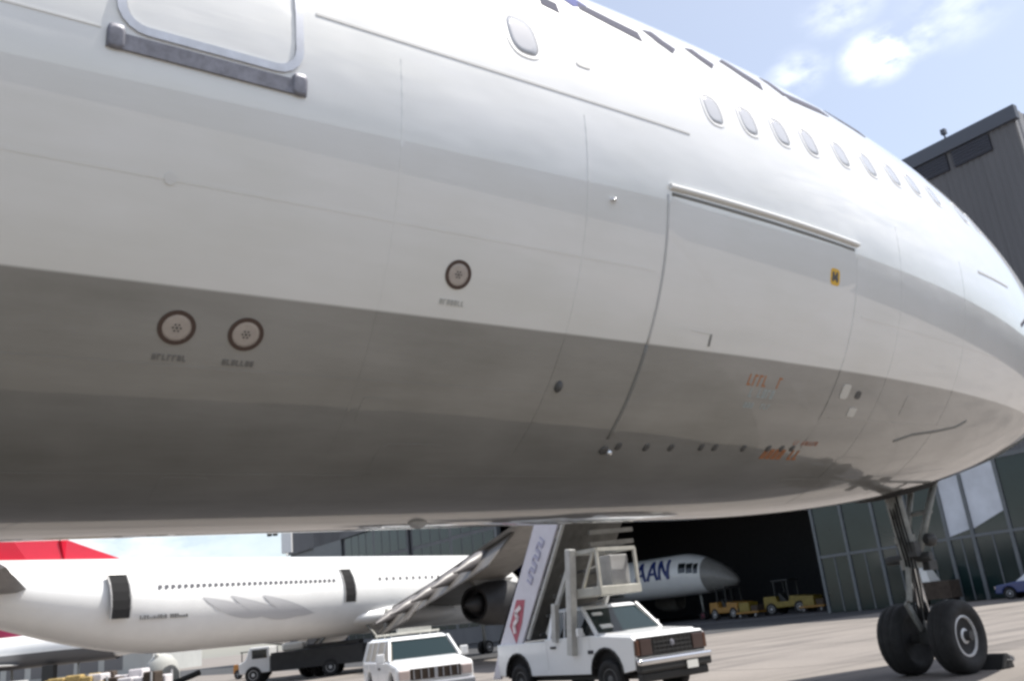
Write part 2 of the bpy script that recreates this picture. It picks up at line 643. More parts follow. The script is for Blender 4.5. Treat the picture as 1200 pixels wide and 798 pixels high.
def rrect(x0, x1, t0, t1, r, k=5, sub=6):
    """rounded rectangle path in (X, th); r in metres"""
    a = r / R0 * 180 / PI
    cs = [(x1 - r, t1 - a, 0), (x0 + r, t1 - a, 90), (x0 + r, t0 + a, 180), (x1 - r, t0 + a, 270)]
    pts = []
    for i, (cx, ct, a0) in enumerate(cs):
        for j in range(k + 1):
            an = R_(a0 + 90 * j / k)
            pts.append((cx + r * math.cos(an), ct + a * math.sin(an)))
        nx, ntv, na = cs[(i + 1) % 4]
        e = (nx + r * math.cos(R_(na)), ntv + a * math.sin(R_(na)))
        for q in range(1, sub):
            pts.append((pts[-1][0], pts[-1][1]) if False else None)
        st = pts[-sub]
        for q in range(1, sub):
            pts[-sub + q] = (st[0] + (e[0] - st[0]) * q / sub, st[1] + (e[1] - st[1]) * q / sub)
    return pts


def disc(mb, Xc, tc_, rx, rt, e=2.0, h=0.006, nr=3, k=24, dome=0.0):
    """superellipse plate on the skin; rx metres, rt metres along the girth"""
    a = rt / R0 * 180 / PI
    rs = []
    for q in range(nr + 2):
        rr = 1.0 if q <= 1 else (1 - (q - 1) / nr)
        rr = max(rr, 0.02)
        hh = -.004 if q == 0 else h + dome * (1 - rr * rr)
        ring = []
        for j in range(k):
            an = 2 * PI * j / k
            c, s = math.cos(an), math.sin(an)
            ring.append(off(Xc + rx * rr * math.copysign(abs(c) ** (2 / e), c), tc_ + a * rr * math.copysign(abs(s) ** (2 / e), s), hh))
        rs.append(ring)
    mb.rings(rs, True, False, True)
    return mb


def patch(mb, x0, x1, t0, t1, h, nx=10, nt_=14):
    v = [off(x0 + (x1 - x0) * i / nx, t0 + (t1 - t0) * j / nt_, -.004 if i in (0, nx) or j in (0, nt_) else h) for i in range(nx + 1) for j in range(nt_ + 1)]
    # skirt row: duplicate rim just inside
    mb.add(v, [(i * (nt_ + 1) + j, (i + 1) * (nt_ + 1) + j, (i + 1) * (nt_ + 1) + j + 1, i * (nt_ + 1) + j + 1) for i in range(nx) for j in range(nt_)])
    return mb


for sy in (-1, 1):
    wr = []
    for y, le, ch, z, th in ((2.2, -4.5, 10.5, 2.75, .62), (9.5, -9.2, 6.9, 3.5, .42), (29.0, -21.5, 2.6, 5.6, .14)):
        up_ = [G0(le - ch * q, YC + sy * y, z + th * 1.5 * (math.sqrt(q) - q)) for q in (0, .03, .1, .25, .5, .75, 1)]
        lo_ = [G0(le - ch * q, YC + sy * y, z - th * (math.sqrt(q) - q)) for q in (.75, .5, .25, .1, .03)]
        wr.append(up_ + lo_)
    MB().rings(wr).build('wing', 'wing_grey', air, True)
# passenger door at the top left
dx0, dx1, dt0, dt1 = 1.0, 2.12, -7.6, 29
pd_ = ribbon(MB(ROOT), rrect(dx0, dx1, dt0, dt1, .16), .055, .016, True)
pdo = MB(ROOT)
disc(pdo, (dx0 + dx1) / 2, (dt0 + dt1) / 2, (dx1 - dx0) / 2 - .02, R_((dt1 - dt0) / 2) * R0 - .02, 9, .003, 12, 64)
door = smooth_by_angle(pdo.build('passenger_door', 'airliner_paint', air), 50)
smooth_by_angle(pd_.build('door_frame', 'bare_metal', door), 50)
sb_ = ribbon(MB(ROOT), seg((.93, -9.6), (2.17, -9.6), 10), .10, .02)
smooth_by_angle(sb_.build('door_sill', 'dull_steel', door), 50)
for x in (.98, 2.12):
    disc(MB(ROOT), x, -9.2, .05, .075, 4, .026).build('sill_bracket', 'dull_steel', door, True)
disc(MB(ROOT), 1.56, 16, .15, .22, 3, .008).build('door_window', 'window_glass', door, True)

# forward cargo door: seams, hinge, handle, bolts
cx0, cx1, ct0, ct1 = 5.53, 8.45, -55.5, -10.0
cb = MB(ROOT)
disc(cb, (cx0 + cx1) / 2, (ct0 + ct1) / 2, (cx1 - cx0) / 2, R_((ct1 - ct0) / 2) * R0, 14, .0035, 16, 96)
cargo = smooth_by_angle(cb.build('cargo_door', 'airliner_paint', air), 40)
sm = MB(ROOT)
ribbon(sm, seg((cx0, -11), (cx0, -36.6), 14), .022, .006)
sm.build('door_seam', 'seam_grey', cargo, True)
sm = MB(ROOT)
ribbon(sm, seg((cx0, -36.6), (cx0 + .03, ct0), 10), .03, .006)
sm.build('door_seam', 'door_gap', cargo, True)
sm = MB(ROOT)
ribbon(sm, seg((cx1, -12), (cx1, ct0), 18), .016, .0045)
sm.build('door_seam', 'airliner_paint', cargo)
hg = MB(ROOT)
pp = [off(cx0 + .02 + (cx1 - cx0) * i / 16, -9.55 + .25 * math.sin(i * .1), .012) for i in range(17)]
for a, b in zip(pp, pp[1:]):
    hg.tube(a, b, .026, n=10)
smooth_by_angle(hg.build('hinge', 'white_jet_paint', cargo), 60)
hs = ribbon(MB(ROOT), seg((cx0 + .05, -10.75), (cx1 - .05, -10.7), 16), .03, .006)
hs.build('hinge_shadow', 'door_gap', cargo, True)  # dark line painted as the shade under the hinge
ribbon(MB(ROOT), seg((6.29, -33.2), (6.30, -35.4), 4), .022, .006).build('handle', 'door_gap', cargo)
ribbon(MB(ROOT), seg((6.02, -33.0), (6.28, -33.1), 4), .01, .005).build('handle_flap', 'faint_seam', cargo)
for x, t in ((5.75, -57.2), (6.11, -57.2), (6.44, -57.0), (6.86, -56.6), (7.06, -56.5), (7.5, -56.3), (7.9, -56.0), (8.12, -55.8), (8.3, -55.6)):
    disc(MB(ROOT), x, t, .032, .045, 3, .008, 2, 12).build('latch', 'marking_ink', cargo, True)
disc(MB(ROOT), 5.60, -58.2, .045, .05, 2.5, .014, 2, 14).build('drain_mast', 'marking_ink', air, True)
disc(MB(ROOT), 5.67, -58.6, .028, .03, 2.0, .03, 3, 12, .02).build('drain_light', 'chrome', air, True)
disc(MB(ROOT), 8.03, -17.6, .085, .09, 4, .005, 2, 24).build('placard', 'yellow_placard', cargo)
pk = MB(ROOT)
for dx, dt in ((-.035, .5), (.03, .55), (.0, -.1), (.035, -.5), (-.04, -.45)):
    disc(pk, 8.03 + dx, -17.6 + dt, .018, .028, 4, .008, 1, 8)
pk.build('placard_print', 'marking_ink', cargo)
# stencilled instructions on the door: short rows of small letters


def glyph_row(name, m, x0, x1, t, hh, cnt, parent, seed):
    rd = random.Random(seed)
    mb = MB(ROOT)
    wd = (x1 - x0) / cnt
    for i in range(cnt):
        if rd.random() < .12:
            continue
        xa = x0 + i * wd
        k = rd.choice((0, 1, 2))
        a = hh / R0 * 180 / PI
        st = min(wd * .26, hh * .3)
        ribbon(mb, seg((xa + st, t - a / 2), (xa + st, t + a / 2), 2), st, .0045)
        if k != 0:
            ribbon(mb, seg((xa + st * .6, t + a / 2 * .8), (xa + wd * .8, t + a / 2 * .8), 2), st, .0048)
        if k != 1:
            ribbon(mb, seg((xa + st * .6, t - a / 2 * .8), (xa + wd * .8, t - a / 2 * .8), 2), st, .0048)
        if k == 2:
            ribbon(mb, seg((xa + wd * .7, t - a / 2), (xa + wd * .7, t + a / 2), 2), st, .0045)
    return tag(mb.build(name, m, parent), kind='stuff')


glyph_row('stencil_lettering', 'orange_ink', 7.0, 7.54, -40.6, .125, 7, cargo, 1)
glyph_row('stencil_lettering', 'pale_blue_ink', 7.10, 7.56, -43.2, .10, 7, cargo, 2)
glyph_row('stencil_lettering', 'pale_blue_ink', 7.10, 7.52, -45.9, .06, 8, cargo, 3)
glyph_row('stencil_lettering', 'orange_ink', 7.86, 8.62, -57.6, .15, 8, cargo, 5)
glyph_row('stencil_lettering', 'red_ink', 8.25, 8.7, -54.0, .06, 9, cargo, 6)
disc(MB(ROOT), 8.68, -40.4, .075, .09, 5, .006, 2, 20).build('white_label', 'white_patch', air)
disc(MB(ROOT), 8.98, -45.0, .075, .06, 5, .006, 2, 20).build('white_label', 'white_patch', air)
disc(MB(ROOT), 8.95, -40.8, .05, .05, 3, .006, 2, 16).build('inspection_cover', 'marking_ink', air)

# static ports with their stencils
for (x, t, r, sd) in ((3.482, -29.84, .098, 11), (1.544, -41.67, .105, 12), (1.992, -41.69, .105, 13)):
    pm = disc(MB(ROOT), x, t, r, r, 2, .004, 3, 32).build('static_port', 'port_metal', air, True)
    ring = [(x + r * math.cos(2 * PI * i / 32), t + r / R0 * 180 / PI * math.sin(2 * PI * i / 32)) for i in range(32)]
    ribbon(MB(ROOT), ring, r * .26, .006, True).build('port_rim', 'port_ring', pm)
    hb = MB(ROOT)
    for q in range(6):
        an = q * PI / 3
        disc(hb, x + .024 * math.cos(an), t + .024 / R0 * 57.3 * math.sin(an), .007, .007, 2, .007, 1, 8)
    disc(hb, x, t, .009, .009, 2, .007, 1, 8)
    hb.build('port_holes', 'marking_ink', pm)
    glyph_row('stencil_lettering', 'worn_ink' if t < -36 else 'light_marking_ink', x - .115, x + .105, t - 4.1, .042, 7, air, sd)

# small fittings
disc(MB(ROOT), 4.72, -45.5, .035, .055, 2, .012, 3, 14, .03).build('drain_fitting', 'marking_ink', air, True)
disc(MB(ROOT), 4.883, -14.3, .03, .022, 2, .015, 3, 14, .03).build('probe', 'chrome', air, True)
disc(MB(ROOT), 4.72, 9.2, .08, .03, 3, .006, 1, 12).build('vent_cover', 'seam_grey', air)
disc(MB(ROOT), 1.36, -24.0, .035, .04, 2, .006, 1, 12).build('vent_cover', 'faint_seam', air)
bl = MB(ROOT)
disc(bl, 4.35, -86, .10, .06, 2, .01, 4, 20, .05)
bl.build('belly_beacon', 'rim_paint', air, True)
# skin joints
ribbon(MB(ROOT), seg((2.25, 2.0), (5.9, 1.85), 20), .02, .004).build('skin_joint', 'seam_grey', air)
ribbon(MB(ROOT), seg((-8, -8.4), (.9, -8.4), 16), .012, .004).build('skin_joint', 'faint_seam', air)
for x in (4.62,):
    ribbon(MB(ROOT), seg((x, -1), (x, -36.4), 16), .02, .0022).build('skin_joint', 'airliner_paint', air)
    ribbon(MB(ROOT), seg((x, -37.2), (x, -60), 12), .02, .0022).build('skin_joint', 'airliner_paint', air)
for t_ in (-24, -47, -66):
    for xa, xb in ((-12, cx0 - .1), (cx1 + .15, 12.5)):
        ribbon(MB(ROOT), seg((xa, t_), (xb, t_), 30), .026, .0014).build('skin_joint', 'airliner_paint', air)
for x in (-1.2, 2.9, 9.4, 11.1):
    ribbon(MB(ROOT), seg((x, -1), (x, -78), 30), .02, .0013).build('skin_joint', 'airliner_paint', air)
for x, t, rx, rt in ((-.4, -55, .22, .16), (3.6, -62, .3, .2), (1.9, -70, .18, .18), (10.2, -36 - 6, .2, .15), (3.1, -52, .12, .12), (9.6, -62, .3, .22)):
    disc(MB(ROOT), x, t, rx, rt, 7, .0022, 2, 40).build('access_panel', 'airliner_paint', air)

ribbon(MB(ROOT), [(10.25, -52.2), (10.6, -50.0), (11.2, -48.6), (11.7, -47.0), (11.92, -44.9)], .035, .006).build('access_panel_edge', 'door_gap', air)
ribbon(MB(ROOT), seg((11.75, -.2), (13.0, 2.6), 6), .03, .006).build('skin_joint', 'seam_grey', air)
for k in range(4):
    ribbon(MB(ROOT), seg((13.3 + .35 * k, -9 - 1.5 * k), (13.9 + .3 * k, -1 - 2 * k), 5), .05, .006).build('cockpit_marking', 'title_grey', air)

# cabin windows
wl = [(4.10, 11.4), (6.361, 9.8), (6.905, 10.55), (7.456, 11.35), (7.999, 12.3), (8.651, 13.4), (9.3, 14.9), (9.95, 16.6), (10.551, 18.1), (11.235, 19.8), (12.3, 22.4), (12.9, 24.2)]
for i, (x, t) in enumerate(wl):
    s_ = 1.25 if i == 0 else 1.0
    wv = disc(MB(ROOT), x, t, .115 * s_, .175 * s_, 2.8, .004, 3, 28).build('window', 'window_glass', air, True)
    ring = [(x + .13 * s_ * math.copysign(abs(math.cos(a)) ** .72, math.cos(a)), t + .19 * s_ / R0 * 57.3 * math.copysign(abs(math.sin(a)) ** .72, math.sin(a))) for a in [2 * PI * j / 28 for j in range(28)]]
    ribbon(MB(ROOT), ring, .03, .0055, True).build('window_frame', 'window_rim', wv)

# airline titles high on the flank, seen edge-on from below
TL = [('title_grey', [(4.53, 24.6), (4.72, 23.8)], .10),
      ('title_blue', [(4.95, 42), (5.02, 32), (5.12, 29.2)], .16), ('title_grey', [(5.10, 29.3), (5.45, 27.0), (5.78, 25.5)], .10),
      ('title_grey', [(6.05, 31), (6.12, 27.5), (6.25, 25.3)], .10),
      ('title_grey', [(6.66, 31), (6.72, 28.5), (6.86, 26.1)], .10),
      ('title_grey', [(7.30, 34), (7.5, 29.8), (7.72, 27.4)], .12),
      ('title_grey', [(8.16, 36), (8.2, 31.5), (8.26, 29.6)], .10), ('title_grey', [(8.26, 29.5), (8.75, 31.0), (9.22, 33.0)], .09),
      ('title_grey', [(9.66, 40), (9.75, 36.8), (10.2, 34.4)], .10)]
for m_, path, wd in TL:
    pth = []
    for a, b in zip(path, path[1:]):
        pth += seg(a, b, 4)[:-1]
    pth.append(path[-1])
    ribbon(MB(ROOT), pth, wd * 1.9, .005).build('title_letter', m_, air)


# ------------------------------------------------------------------ wheels
def wheel(parent, c, r, wd, ax, rim='rim_paint', name='wheel', rr=0.55, k=32):
    """tyre as the part, rim as its sub-part; ax = outward axle direction"""
    h = wd / 2
    prof = [(-h * .62, r * rr), (-h * .9, r * (rr + .1)), (-h, r * (rr + .22)), (-h * .93, r * .9), (-h * .72, r * .975), (-h * .35, r), (-h * .3, r * .985), (-h * .24, r), (h * .24, r), (h * .3, r * .985), (h * .35, r), (h * .72, r * .975), (h * .93, r * .9), (h, r * (rr + .22)), (h * .9, r * (rr + .1)), (h * .62, r * rr)]
    t = smooth_by_angle(MB().lathe(c, ax, prof, k).build(name, 'tyre', parent), 50)
    rim_ = MB().lathe(c, ax, [(-h * .5, r * rr * 1.0), (h * .72, r * rr * 1.02), (h * .76, r * rr * .93), (h * .42, r * rr * .84), (h * .26, r * rr * .66), (h * .30, r * rr * .44), (h * .62, r * rr * .38), (h * .70, r * rr * .30), (h * .70, r * .02)], 28)
    smooth_by_angle(rim_.build('rim', rim, t), 35)
    return t


# nose gear
GX = 12.8
G = lambda x, y, z: (x - ROOT.x, y - ROOT.y, z)
gear = MB()
gear.tube(G(12.62, YC, 2.75), G(12.74, YC, 1.55), .125, .12, 20)
gear.tube(G(12.735, YC, 1.62), G(12.745, YC, 1.48), .155, .155, 20)
gear.tube(G(12.70, YC, 1.95), G(12.71, YC, 1.86), .15, .15, 20)
gm = smooth_by_angle(gear.build('gear_strut', 'gear_paint', air, bevel=0), 40)
smooth_by_angle(MB().tube(G(12.745, YC, 1.5), G(12.8, YC, .52), .075, .075, 18).build('oleo_piston', 'chrome', gm), 40)
ax_ = MB().tube(G(GX, YC - .62, .5), G(GX, YC + .62, .5), .07, .07, 14)
ax_.box(G(GX, YC, .52), (.2, .26, .2))
ax_.build('axle', 'gear_dark', gm, bevel=.01)
tl = MB()
tl.bar(G(12.55, YC - .05, 1.5), G(12.42, YC - .03, 1.02), .05, .09)
tl.bar(G(12.42, YC + .03, 1.02), G(12.7, YC + .05, .62), .05, .09)
tl.build('torque_link', 'gear_paint', gm, bevel=.01)
db = MB()
db.tube(G(12.82, YC - .12, 1.72), G(13.55, YC - .2, 2.75), .05, .05, 12)
db.tube(G(12.82, YC + .12, 1.72), G(13.55, YC + .2, 2.75), .05, .05, 12)
db.tube(G(13.25, YC - .2, 2.28), G(13.25, YC + .2, 2.28), .035, .035, 10)
db.build('drag_brace', 'gear_paint', gm, True)
sa = MB()
sa.tube(G(12.7, YC - .36, 1.62), G(12.7, YC + .36, 1.62), .065, .065, 14)
sa.box(G(12.62, YC - .16, 1.74), (.16, .14, .22))
sa.box(G(12.9, YC - .18, 1.5), (.22, .12, .14))
sa.build('steering_actuator', 'gear_dark', gm, bevel=.012)
for sy in (-1, 1):
    lm = MB().lathe(G(12.98, YC + sy * .22, 1.86), (1, 0, 0), [(-.1, .05), (-.05, .09), (.03, .1), (.05, .095)], 18)
    smooth_by_angle(lm.build('taxi_light', 'gear_dark', gm), 40)
hz_ = MB()
for q in range(4):
    y0 = YC - .09 + .05 * q
    pts = [(12.58, y0, 2.6), (12.52, y0 - .06, 2.1), (12.56, y0 - .08, 1.6), (12.60, y0 - .05, 1.2), (12.66, y0 + .02, .75)]
    for a, b in zip(pts, pts[1:]):
        hz_.tube(G(*a), G(*b), .014, .014, 8)
hz_.build('hydraulic_hose', 'rubber', gm, True)
wd_ = MB()
for sy in (-1, 1):
    y = YC + sy * .52
    wd_.hexa([G(12.0, y - .015, 2.02), G(13.1, y - .015, 2.10), G(13.1, y + .015, 2.10), G(12.0, y + .015, 2.02)],
             [G(11.9, y - .015, 2.45), G(13.2, y - .015, 2.55), G(13.2, y + .015, 2.55), G(11.9, y + .015, 2.45)])
bay = MB()
disc(bay, 0, 0, 0, 0) if False else None
v = []
bayp = [(11.9, -99), (13.5, -101), (13.5, -79), (11.9, -81)]
bay.o = ROOT
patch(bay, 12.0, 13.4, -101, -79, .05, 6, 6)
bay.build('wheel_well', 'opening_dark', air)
for sy in (-1, 1):
    wheel(air, G(GX, YC + sy * .40, .5), .5, .38, (0, sy, 0), name='nose_wheel')
ck = MB().prism([(-.17, 0), (.17, 0), (.07, .2), (-.07, .2)], -.28, .28)
cko = thing('wheel_chock', 'black rubber chock wedged against the nose wheel', 'chock', (13.42, YC - .42, 0))
ck.build('wedge', 'rubber', cko, bevel=.02)
MB().tube((0, -.34, .1), (0, .34, .1), .02, .02, 8).build('rope_eye', 'gear_dark', cko, True)


# ------------------------------------------------------------------ other aircraft
def jet_sections(Lf, Lr, R, zc, nose=5.5, tail=12.0, nd=.55, k=40, tip=.14, rise=.62, nexp=2.0):
    """rings of a fuselage running from -Lr (tail) to Lf (nose) along x"""
    rs = []
    X = []
    for i in range(21):
        X.append(-Lr + tail * (i / 20))
    X += [-Lr + tail + (Lf - nose + Lr - tail) * i / 4 for i in range(1, 5)]
    X += [Lf - nose + nose * math.sin(PI / 2 * i / 22) for i in range(1, 22)]
    for x in X:
        if x < -Lr + tail:
            s = 1 - (x + Lr) / tail
            sm_ = s * s * (3 - 2 * s) * .55 + s * s * .45
            r = R * (1 - (1 - tip) * sm_)
            c = zc + (R - r) * rise
            rs.append((x, r, r, c))
        elif x > Lf - nose:
            s = (x - Lf + nose) / nose
            r = R * max(1 - s ** nexp, 0.0004) ** .58
            rs.append((x, r, r, zc - R * nd * s ** 1.9 * .5))
        else:
            rs.append((x, R, R, zc))
    return [[(x, a * math.cos(2 * PI * j / k), c + b * math.sin(2 * PI * j / k)) for j in range(k)] for x, a, b, c in rs]


def airfoil(mb, root, tip, rc, tc_, rt, tt, n=12):
    """wing slab between root and tip leading edges; chord runs to -x"""
    def ring(le, ch, th):
        le = Vector(le)
        pts = []
        for i in range(n + 1):
            s = i / n
            pts.append(le + Vector((-ch * s, 0, th * 1.6 * (math.sqrt(s) * .9 - s * .9 + .02 * (1 - s)))))
        for i in range(n - 1, 0, -1):
            s = i / n
            pts.append(le + Vector((-ch * s, 0, -th * (math.sqrt(s) * .8 - s * .8))))
        return pts
    mb.rings([ring(root, rc, rt), ring(tip, tc_, tt)])
    return mb


def vfin(mb, xr, zr, xt, zt, rc, tc_, th):
    def ring(x, z, ch, t):
        return [(x, 0, z), (x - ch * .3, t, z), (x - ch, .03, z), (x - ch, -.03, z), (x - ch * .3, -t, z)]
    mb.rings([ring(xr, zr, rc, th), ring(xt, zt, tc_, th * .5)])
    return mb


# parked narrow-body at the left
A1 = R_(17.6)
nb = thing('parked_jet', 'white twin-engined jet with red fin and two open doors parked at the left', 'jet', (8.73, 40.98, -.2), A1)
Z0 = .2
RB = 1.97
ZB = 3.63 + Z0
fu = MB().rings(jet_sections(28, 10.5, RB, ZB, 5.5, 13.5, tip=.16, rise=.97))
fus1 = smooth_by_angle(fu.build('fuselage', 'white_jet_paint', nb), 60)
vf = MB()
vfin(vf, -1.3, ZB + 1.85, -7.5, ZB + 8.2, 7.2, 2.6, .22)
vf.rings([[(.6, 0, ZB + 1.93), (-2, .12, ZB + 1.85), (-2, -.12, ZB + 1.85)], [(-1.9, 0, ZB + 2.75), (-2.2, .12, ZB + 2.8), (-2.2, -.12, ZB + 2.8)]])
vf.build('fin', 'fin_red', nb)
for sy in (-1, 1):
    airfoil(MB(), (-3.7, sy * .8, Z0 + 4.35), (-7.0, sy * 6.2, Z0 + 4.65), 4.2, 2.0, .62, .34).build('stabiliser', 'stab_grey', nb)


def side(x, z, R=RB, zc=ZB, sy=-1, d=0.0):
    dz = max(-.999, min(.999, (z - zc) / R))
    return Vector((x, sy * (R + d) * math.sqrt(1 - dz * dz), zc + (R + d) * dz))


def side_patch(x0, x1, z0, z1, R, zc, d=.012, k=5, sy=-1, sk=.02):
    mb = MB()
    rows = []
    for i in range(k + 1):
        z = z0 + (z1 - z0) * i / k
        rows.append([side(x0, z, R, zc, sy, d), side(x1, z, R, zc, sy, d)])
    vs = [p for r in rows for p in r]
    n_ = len(vs)
    vs2 = [(p[0], p[1] - sy * sk, p[2]) for p in vs]
    fs = []
    for i in range(k):
        fs.append((2 * i, 2 * i + 1, 2 * i + 3, 2 * i + 2))
        fs.append((2 * i, n_ + 2 * i, n_ + 2 * i + 2, 2 * i + 2))
        fs.append((2 * i + 1, n_ + 2 * i + 1, n_ + 2 * i + 3, 2 * i + 3))
    fs.append((0, 1, n_ + 1, n_))
    fs.append((2 * k, 2 * k + 1, n_ + 2 * k + 1, n_ + 2 * k))
    mb.add(vs, fs) if False else mb.add(list(vs) + list(vs2), fs)
    return mb


# door openings with the leaf swung ahead
for xa, xb, za, zb, lbl in ((-1.02, -.28, 3.35, 5.05, 'open rear door'), (11.1, 11.75, 3.45, 5.05, 'open middle door')):
    dd = side_patch(xa, xb, za + Z0 - .25, zb + Z0 - .25, RB, ZB, .02).build('door', 'opening_dark', nb)
    dd['label'] = lbl
    fr = MB()
    for x in (xa - .04, xb + .04):
        for i in range(4):
            p = side(x, za + (zb - za) * i / 4 + Z0 - .25, d=.03)
            q = side(x, za + (zb - za) * (i + 1) / 4 + Z0 - .25, d=.03)
            fr.bar(p, q, .06, .05)
    fr.build('door_frame', 'equipment_grey', dd)
    lf = MB()
    if xa < 0:
        for i in range(3):
            p = side(xa + .14, za + .35 + .45 * i, d=.07)
            q = side(xa + .14, za + .35 + .45 * (i + 1), d=.07)
            lf.bar(p, q, .12, .04)
        pass
# cabin windows
def nb_taper(x):
    # radius and centre height of the parked jet's tail cone at x
    s = max(0.0, 1 - (x + 10.5) / 13.5)
    q = s * s * (3 - 2 * s) * .55 + s * s * .45
    r = RB * (1 - .84 * q)
    return r, ZB + (RB - r) * .97


wm = None
for k in range(33):
    x = 1.0 + k * .292 + .12
    if wm is None:
        mbx = MB()
        for q in [0]:
            z_ = 4.25 + Z0 - .05
            c = side(0, z_, d=.012)
            mbx.add([(-.085, c.y, z_ - .13), (.085, c.y, z_ - .13), (.10, c.y, z_), (.085, c.y + .03, z_ + .13), (-.085, c.y + .03, z_ + .13), (-.10, c.y, z_)], [(0, 1, 2, 3, 4, 5)])
        wo = mbx.build('window', 'far_window', nb, fix=False)
        wm = wo
    else:
        wo = wm.copy()
        COL.objects.link(wo)
        wo.parent = nb
    r_t, c_t = nb_taper(x)
    wo.location = (x, side(x, 4.4, r_t, c_t).y - side(x, 4.4).y, 0)
for k in range(12):
    wo = wm.copy()
    COL.objects.link(wo)
    wo.parent = nb
    wo.location = (13.6 + k * .5, 0, 0)
tx = MB()
rd = random.Random(3)
xx = .2
while xx < 2.3:
    ww = rd.choice((.06, .09, .05))
    if 1.35 < xx < 1.55:
        xx += .12
        continue
    z_ = 3.06 + Z0
    c = side(0, z_, d=.014)
    hh = rd.choice((.09, .12, .16))
    tx.b2(xx, xx + ww, c.y - .004, c.y + .01, z_ - .06, z_ - .06 + hh)
    xx += ww + .035
tag(tx.build('small_titles', 'marking_ink', nb), kind='stuff')
for k, (xa, xb, zt, zb_) in enumerate(((3.0, 6.6, 3.75, 2.85), (4.4, 8.3, 3.78, 2.70), (6.1, 9.3, 3.72, 2.80))):
    mbx = MB()
    rows = []
    for i in range(17):
        s = i / 16
        w_ = .62 * math.sin(PI * min(1, s * 1.05)) ** .8
        zc_ = zt + (zb_ - zt) * (1 - (1 - s) ** 2) + .1 * math.sin(PI * s)
        x_ = xa + (xb - xa) * s
        rows.append([side(x_, Z0 + zc_ + w_ * (.4 - .9 * q / 6), d=.014 + .003 * k) for q in range(7)])
    vs = [p_ for r_ in rows for p_ in r_]
    mbx.add(vs, [(7 * i + q, 7 * i + q + 1, 7 * i + q + 8, 7 * i + q + 7) for i in range(16) for q in range(6)])
    mbx.build('livery_leaf', 'swoosh_grey', nb, True)
# belly fairing, wings with drooped flaps and track fairings
bf = MB()
fr_ = []
for i in range(13):
    s = i / 12
    x = 10.5 + 11 * s
    k_ = math.sin(PI * s) ** .5 if 0 < s < 1 else .02
    fr_.append([(x, 2.35 * k_ * math.cos(2 * PI * j / 24), Z0 + 2.45 + .78 * k_ * math.sin(2 * PI * j / 24)) for j in range(24)])
bf.rings(fr_)
bf.build('belly_fairing', 'white_jet_paint', nb, True)
for sy in (-1, 1):
    wg = MB()
    secs = [(1.6, 21.0, 14.4, 2.75, .5), (6.0, 18.4, 12.7, 3.55, .34), (17.5, 11.0, 7.4, 5.7, .16)]
    rr_ = []
    for y, le, te, z, th in secs:
        ch = le - te
        up_ = [(le - ch * s, sy * y, Z0 + z + th * (math.sqrt(s) * 1.5 - s * 1.5 + .0)) for s in [0, .03, .1, .25, .5, .75, 1]]
        lo_ = [(le - ch * s, sy * y, Z0 + z - th * (math.sqrt(s) - s)) for s in [.75, .5, .25, .1, .03]]
        rr_.append(up_ + lo_)
    wg.rings(rr_)
    wng = wg.build('wing', 'wing_grey', nb, True)
    for (ya, xa, za, yb, xb, zb, ch) in ((2.3, 14.2, 2.85, 6.2, 12.7, 3.6, 2.5), (6.5, 12.6, 3.65, 13.6, 9.4, 4.95, 2.1)):
        fl = MB()
        fl.hexa([(xa + .5, sy * ya, Z0 + za - .05), (xb + .5, sy * yb, Z0 + zb - .05), (xb - ch * .70, sy * yb, Z0 + zb - ch * .66), (xa - ch * .70, sy * ya, Z0 + za - ch * .66)],
                [(xa + .5, sy * ya, Z0 + za + .12), (xb + .5, sy * yb, Z0 + zb + .12), (xb - ch * .70, sy * yb, Z0 + zb - ch * .62), (xa - ch * .70, sy * ya, Z0 + za - ch * .62)])
        fl.build('flap', 'flap_brown', wng, bevel=.02)
    for yt in (3.2, 4.9, 7.2, 9.4, 11.6):
        te = 14.4 - (yt - 1.6) * .386 if yt < 6 else 12.7 - (yt - 6) * .461
        z = 2.72 + (yt - 1.6) * .182
        tf = MB().lathe((te + 1.0, sy * yt, Z0 + z - .1), (-1, 0, -.30), [(0, .05), (.5, .24), (1.3, .32), (2.2, .24), (3.1, .04)], 12)
        smooth_by_angle(tf.build('flap_track_fairing', 'stab_grey', wng), 60)
    en = MB().lathe((18.6, sy * 6.6, Z0 + 2.45), (-1, 0, 0), [(.1, .82), (0, .9), (.1, 1.0), (1.0, 1.13), (2.4, 1.05), (3.3, .86), (3.3, .72), (2.9, .7)], 28)
    eng = smooth_by_angle(en.build('engine', 'white_jet_paint' if sy > 0 else 'engine_dark', nb), 50)
    smooth_by_angle(MB().lathe((18.5, sy * 6.6, Z0 + 2.45), (-1, 0, 0), [(2.6, .55), (3.3, .42), (3.7, .25), (3.95, .05)], 20).build('exhaust_cone', 'engine_dark', eng), 50)
    MB().hexa([(18, sy * 6.5, Z0 + 3.3), (15.6, sy * 6.5, Z0 + 3.2), (15.6, sy * 6.7, Z0 + 3.2), (18, sy * 6.7, Z0 + 3.3)], [(18.6, sy * 6.5, Z0 + 3.7), (15.2, sy * 6.5, Z0 + 3.6), (15.2, sy * 6.7, Z0 + 3.6), (18.6, sy * 6.7, Z0 + 3.7)]).build('pylon', 'wing_grey', nb)
    lg = MB().tube((12.9, sy * 2.6, .5), (13.0, sy * 2.9, Z0 + 2.7), .13, .15, 12)
    lg.tube((12.9, sy * 2.0, .6), (12.9, sy * 3.2, .6), .08, .08, 10)
    lg.bar((12.9, sy * 2.6, 1.2), (13.0, sy * 1.2, Z0 + 2.2), .1, .1)
    lgo = lg.build('main_gear_strut', 'gear_paint', nb, True)
    for oy in (-.46, .46):
        wheel(nb, (12.9, sy * 2.6 + oy, .58), .58, .42, (0, -1, 0), name='main_wheel')
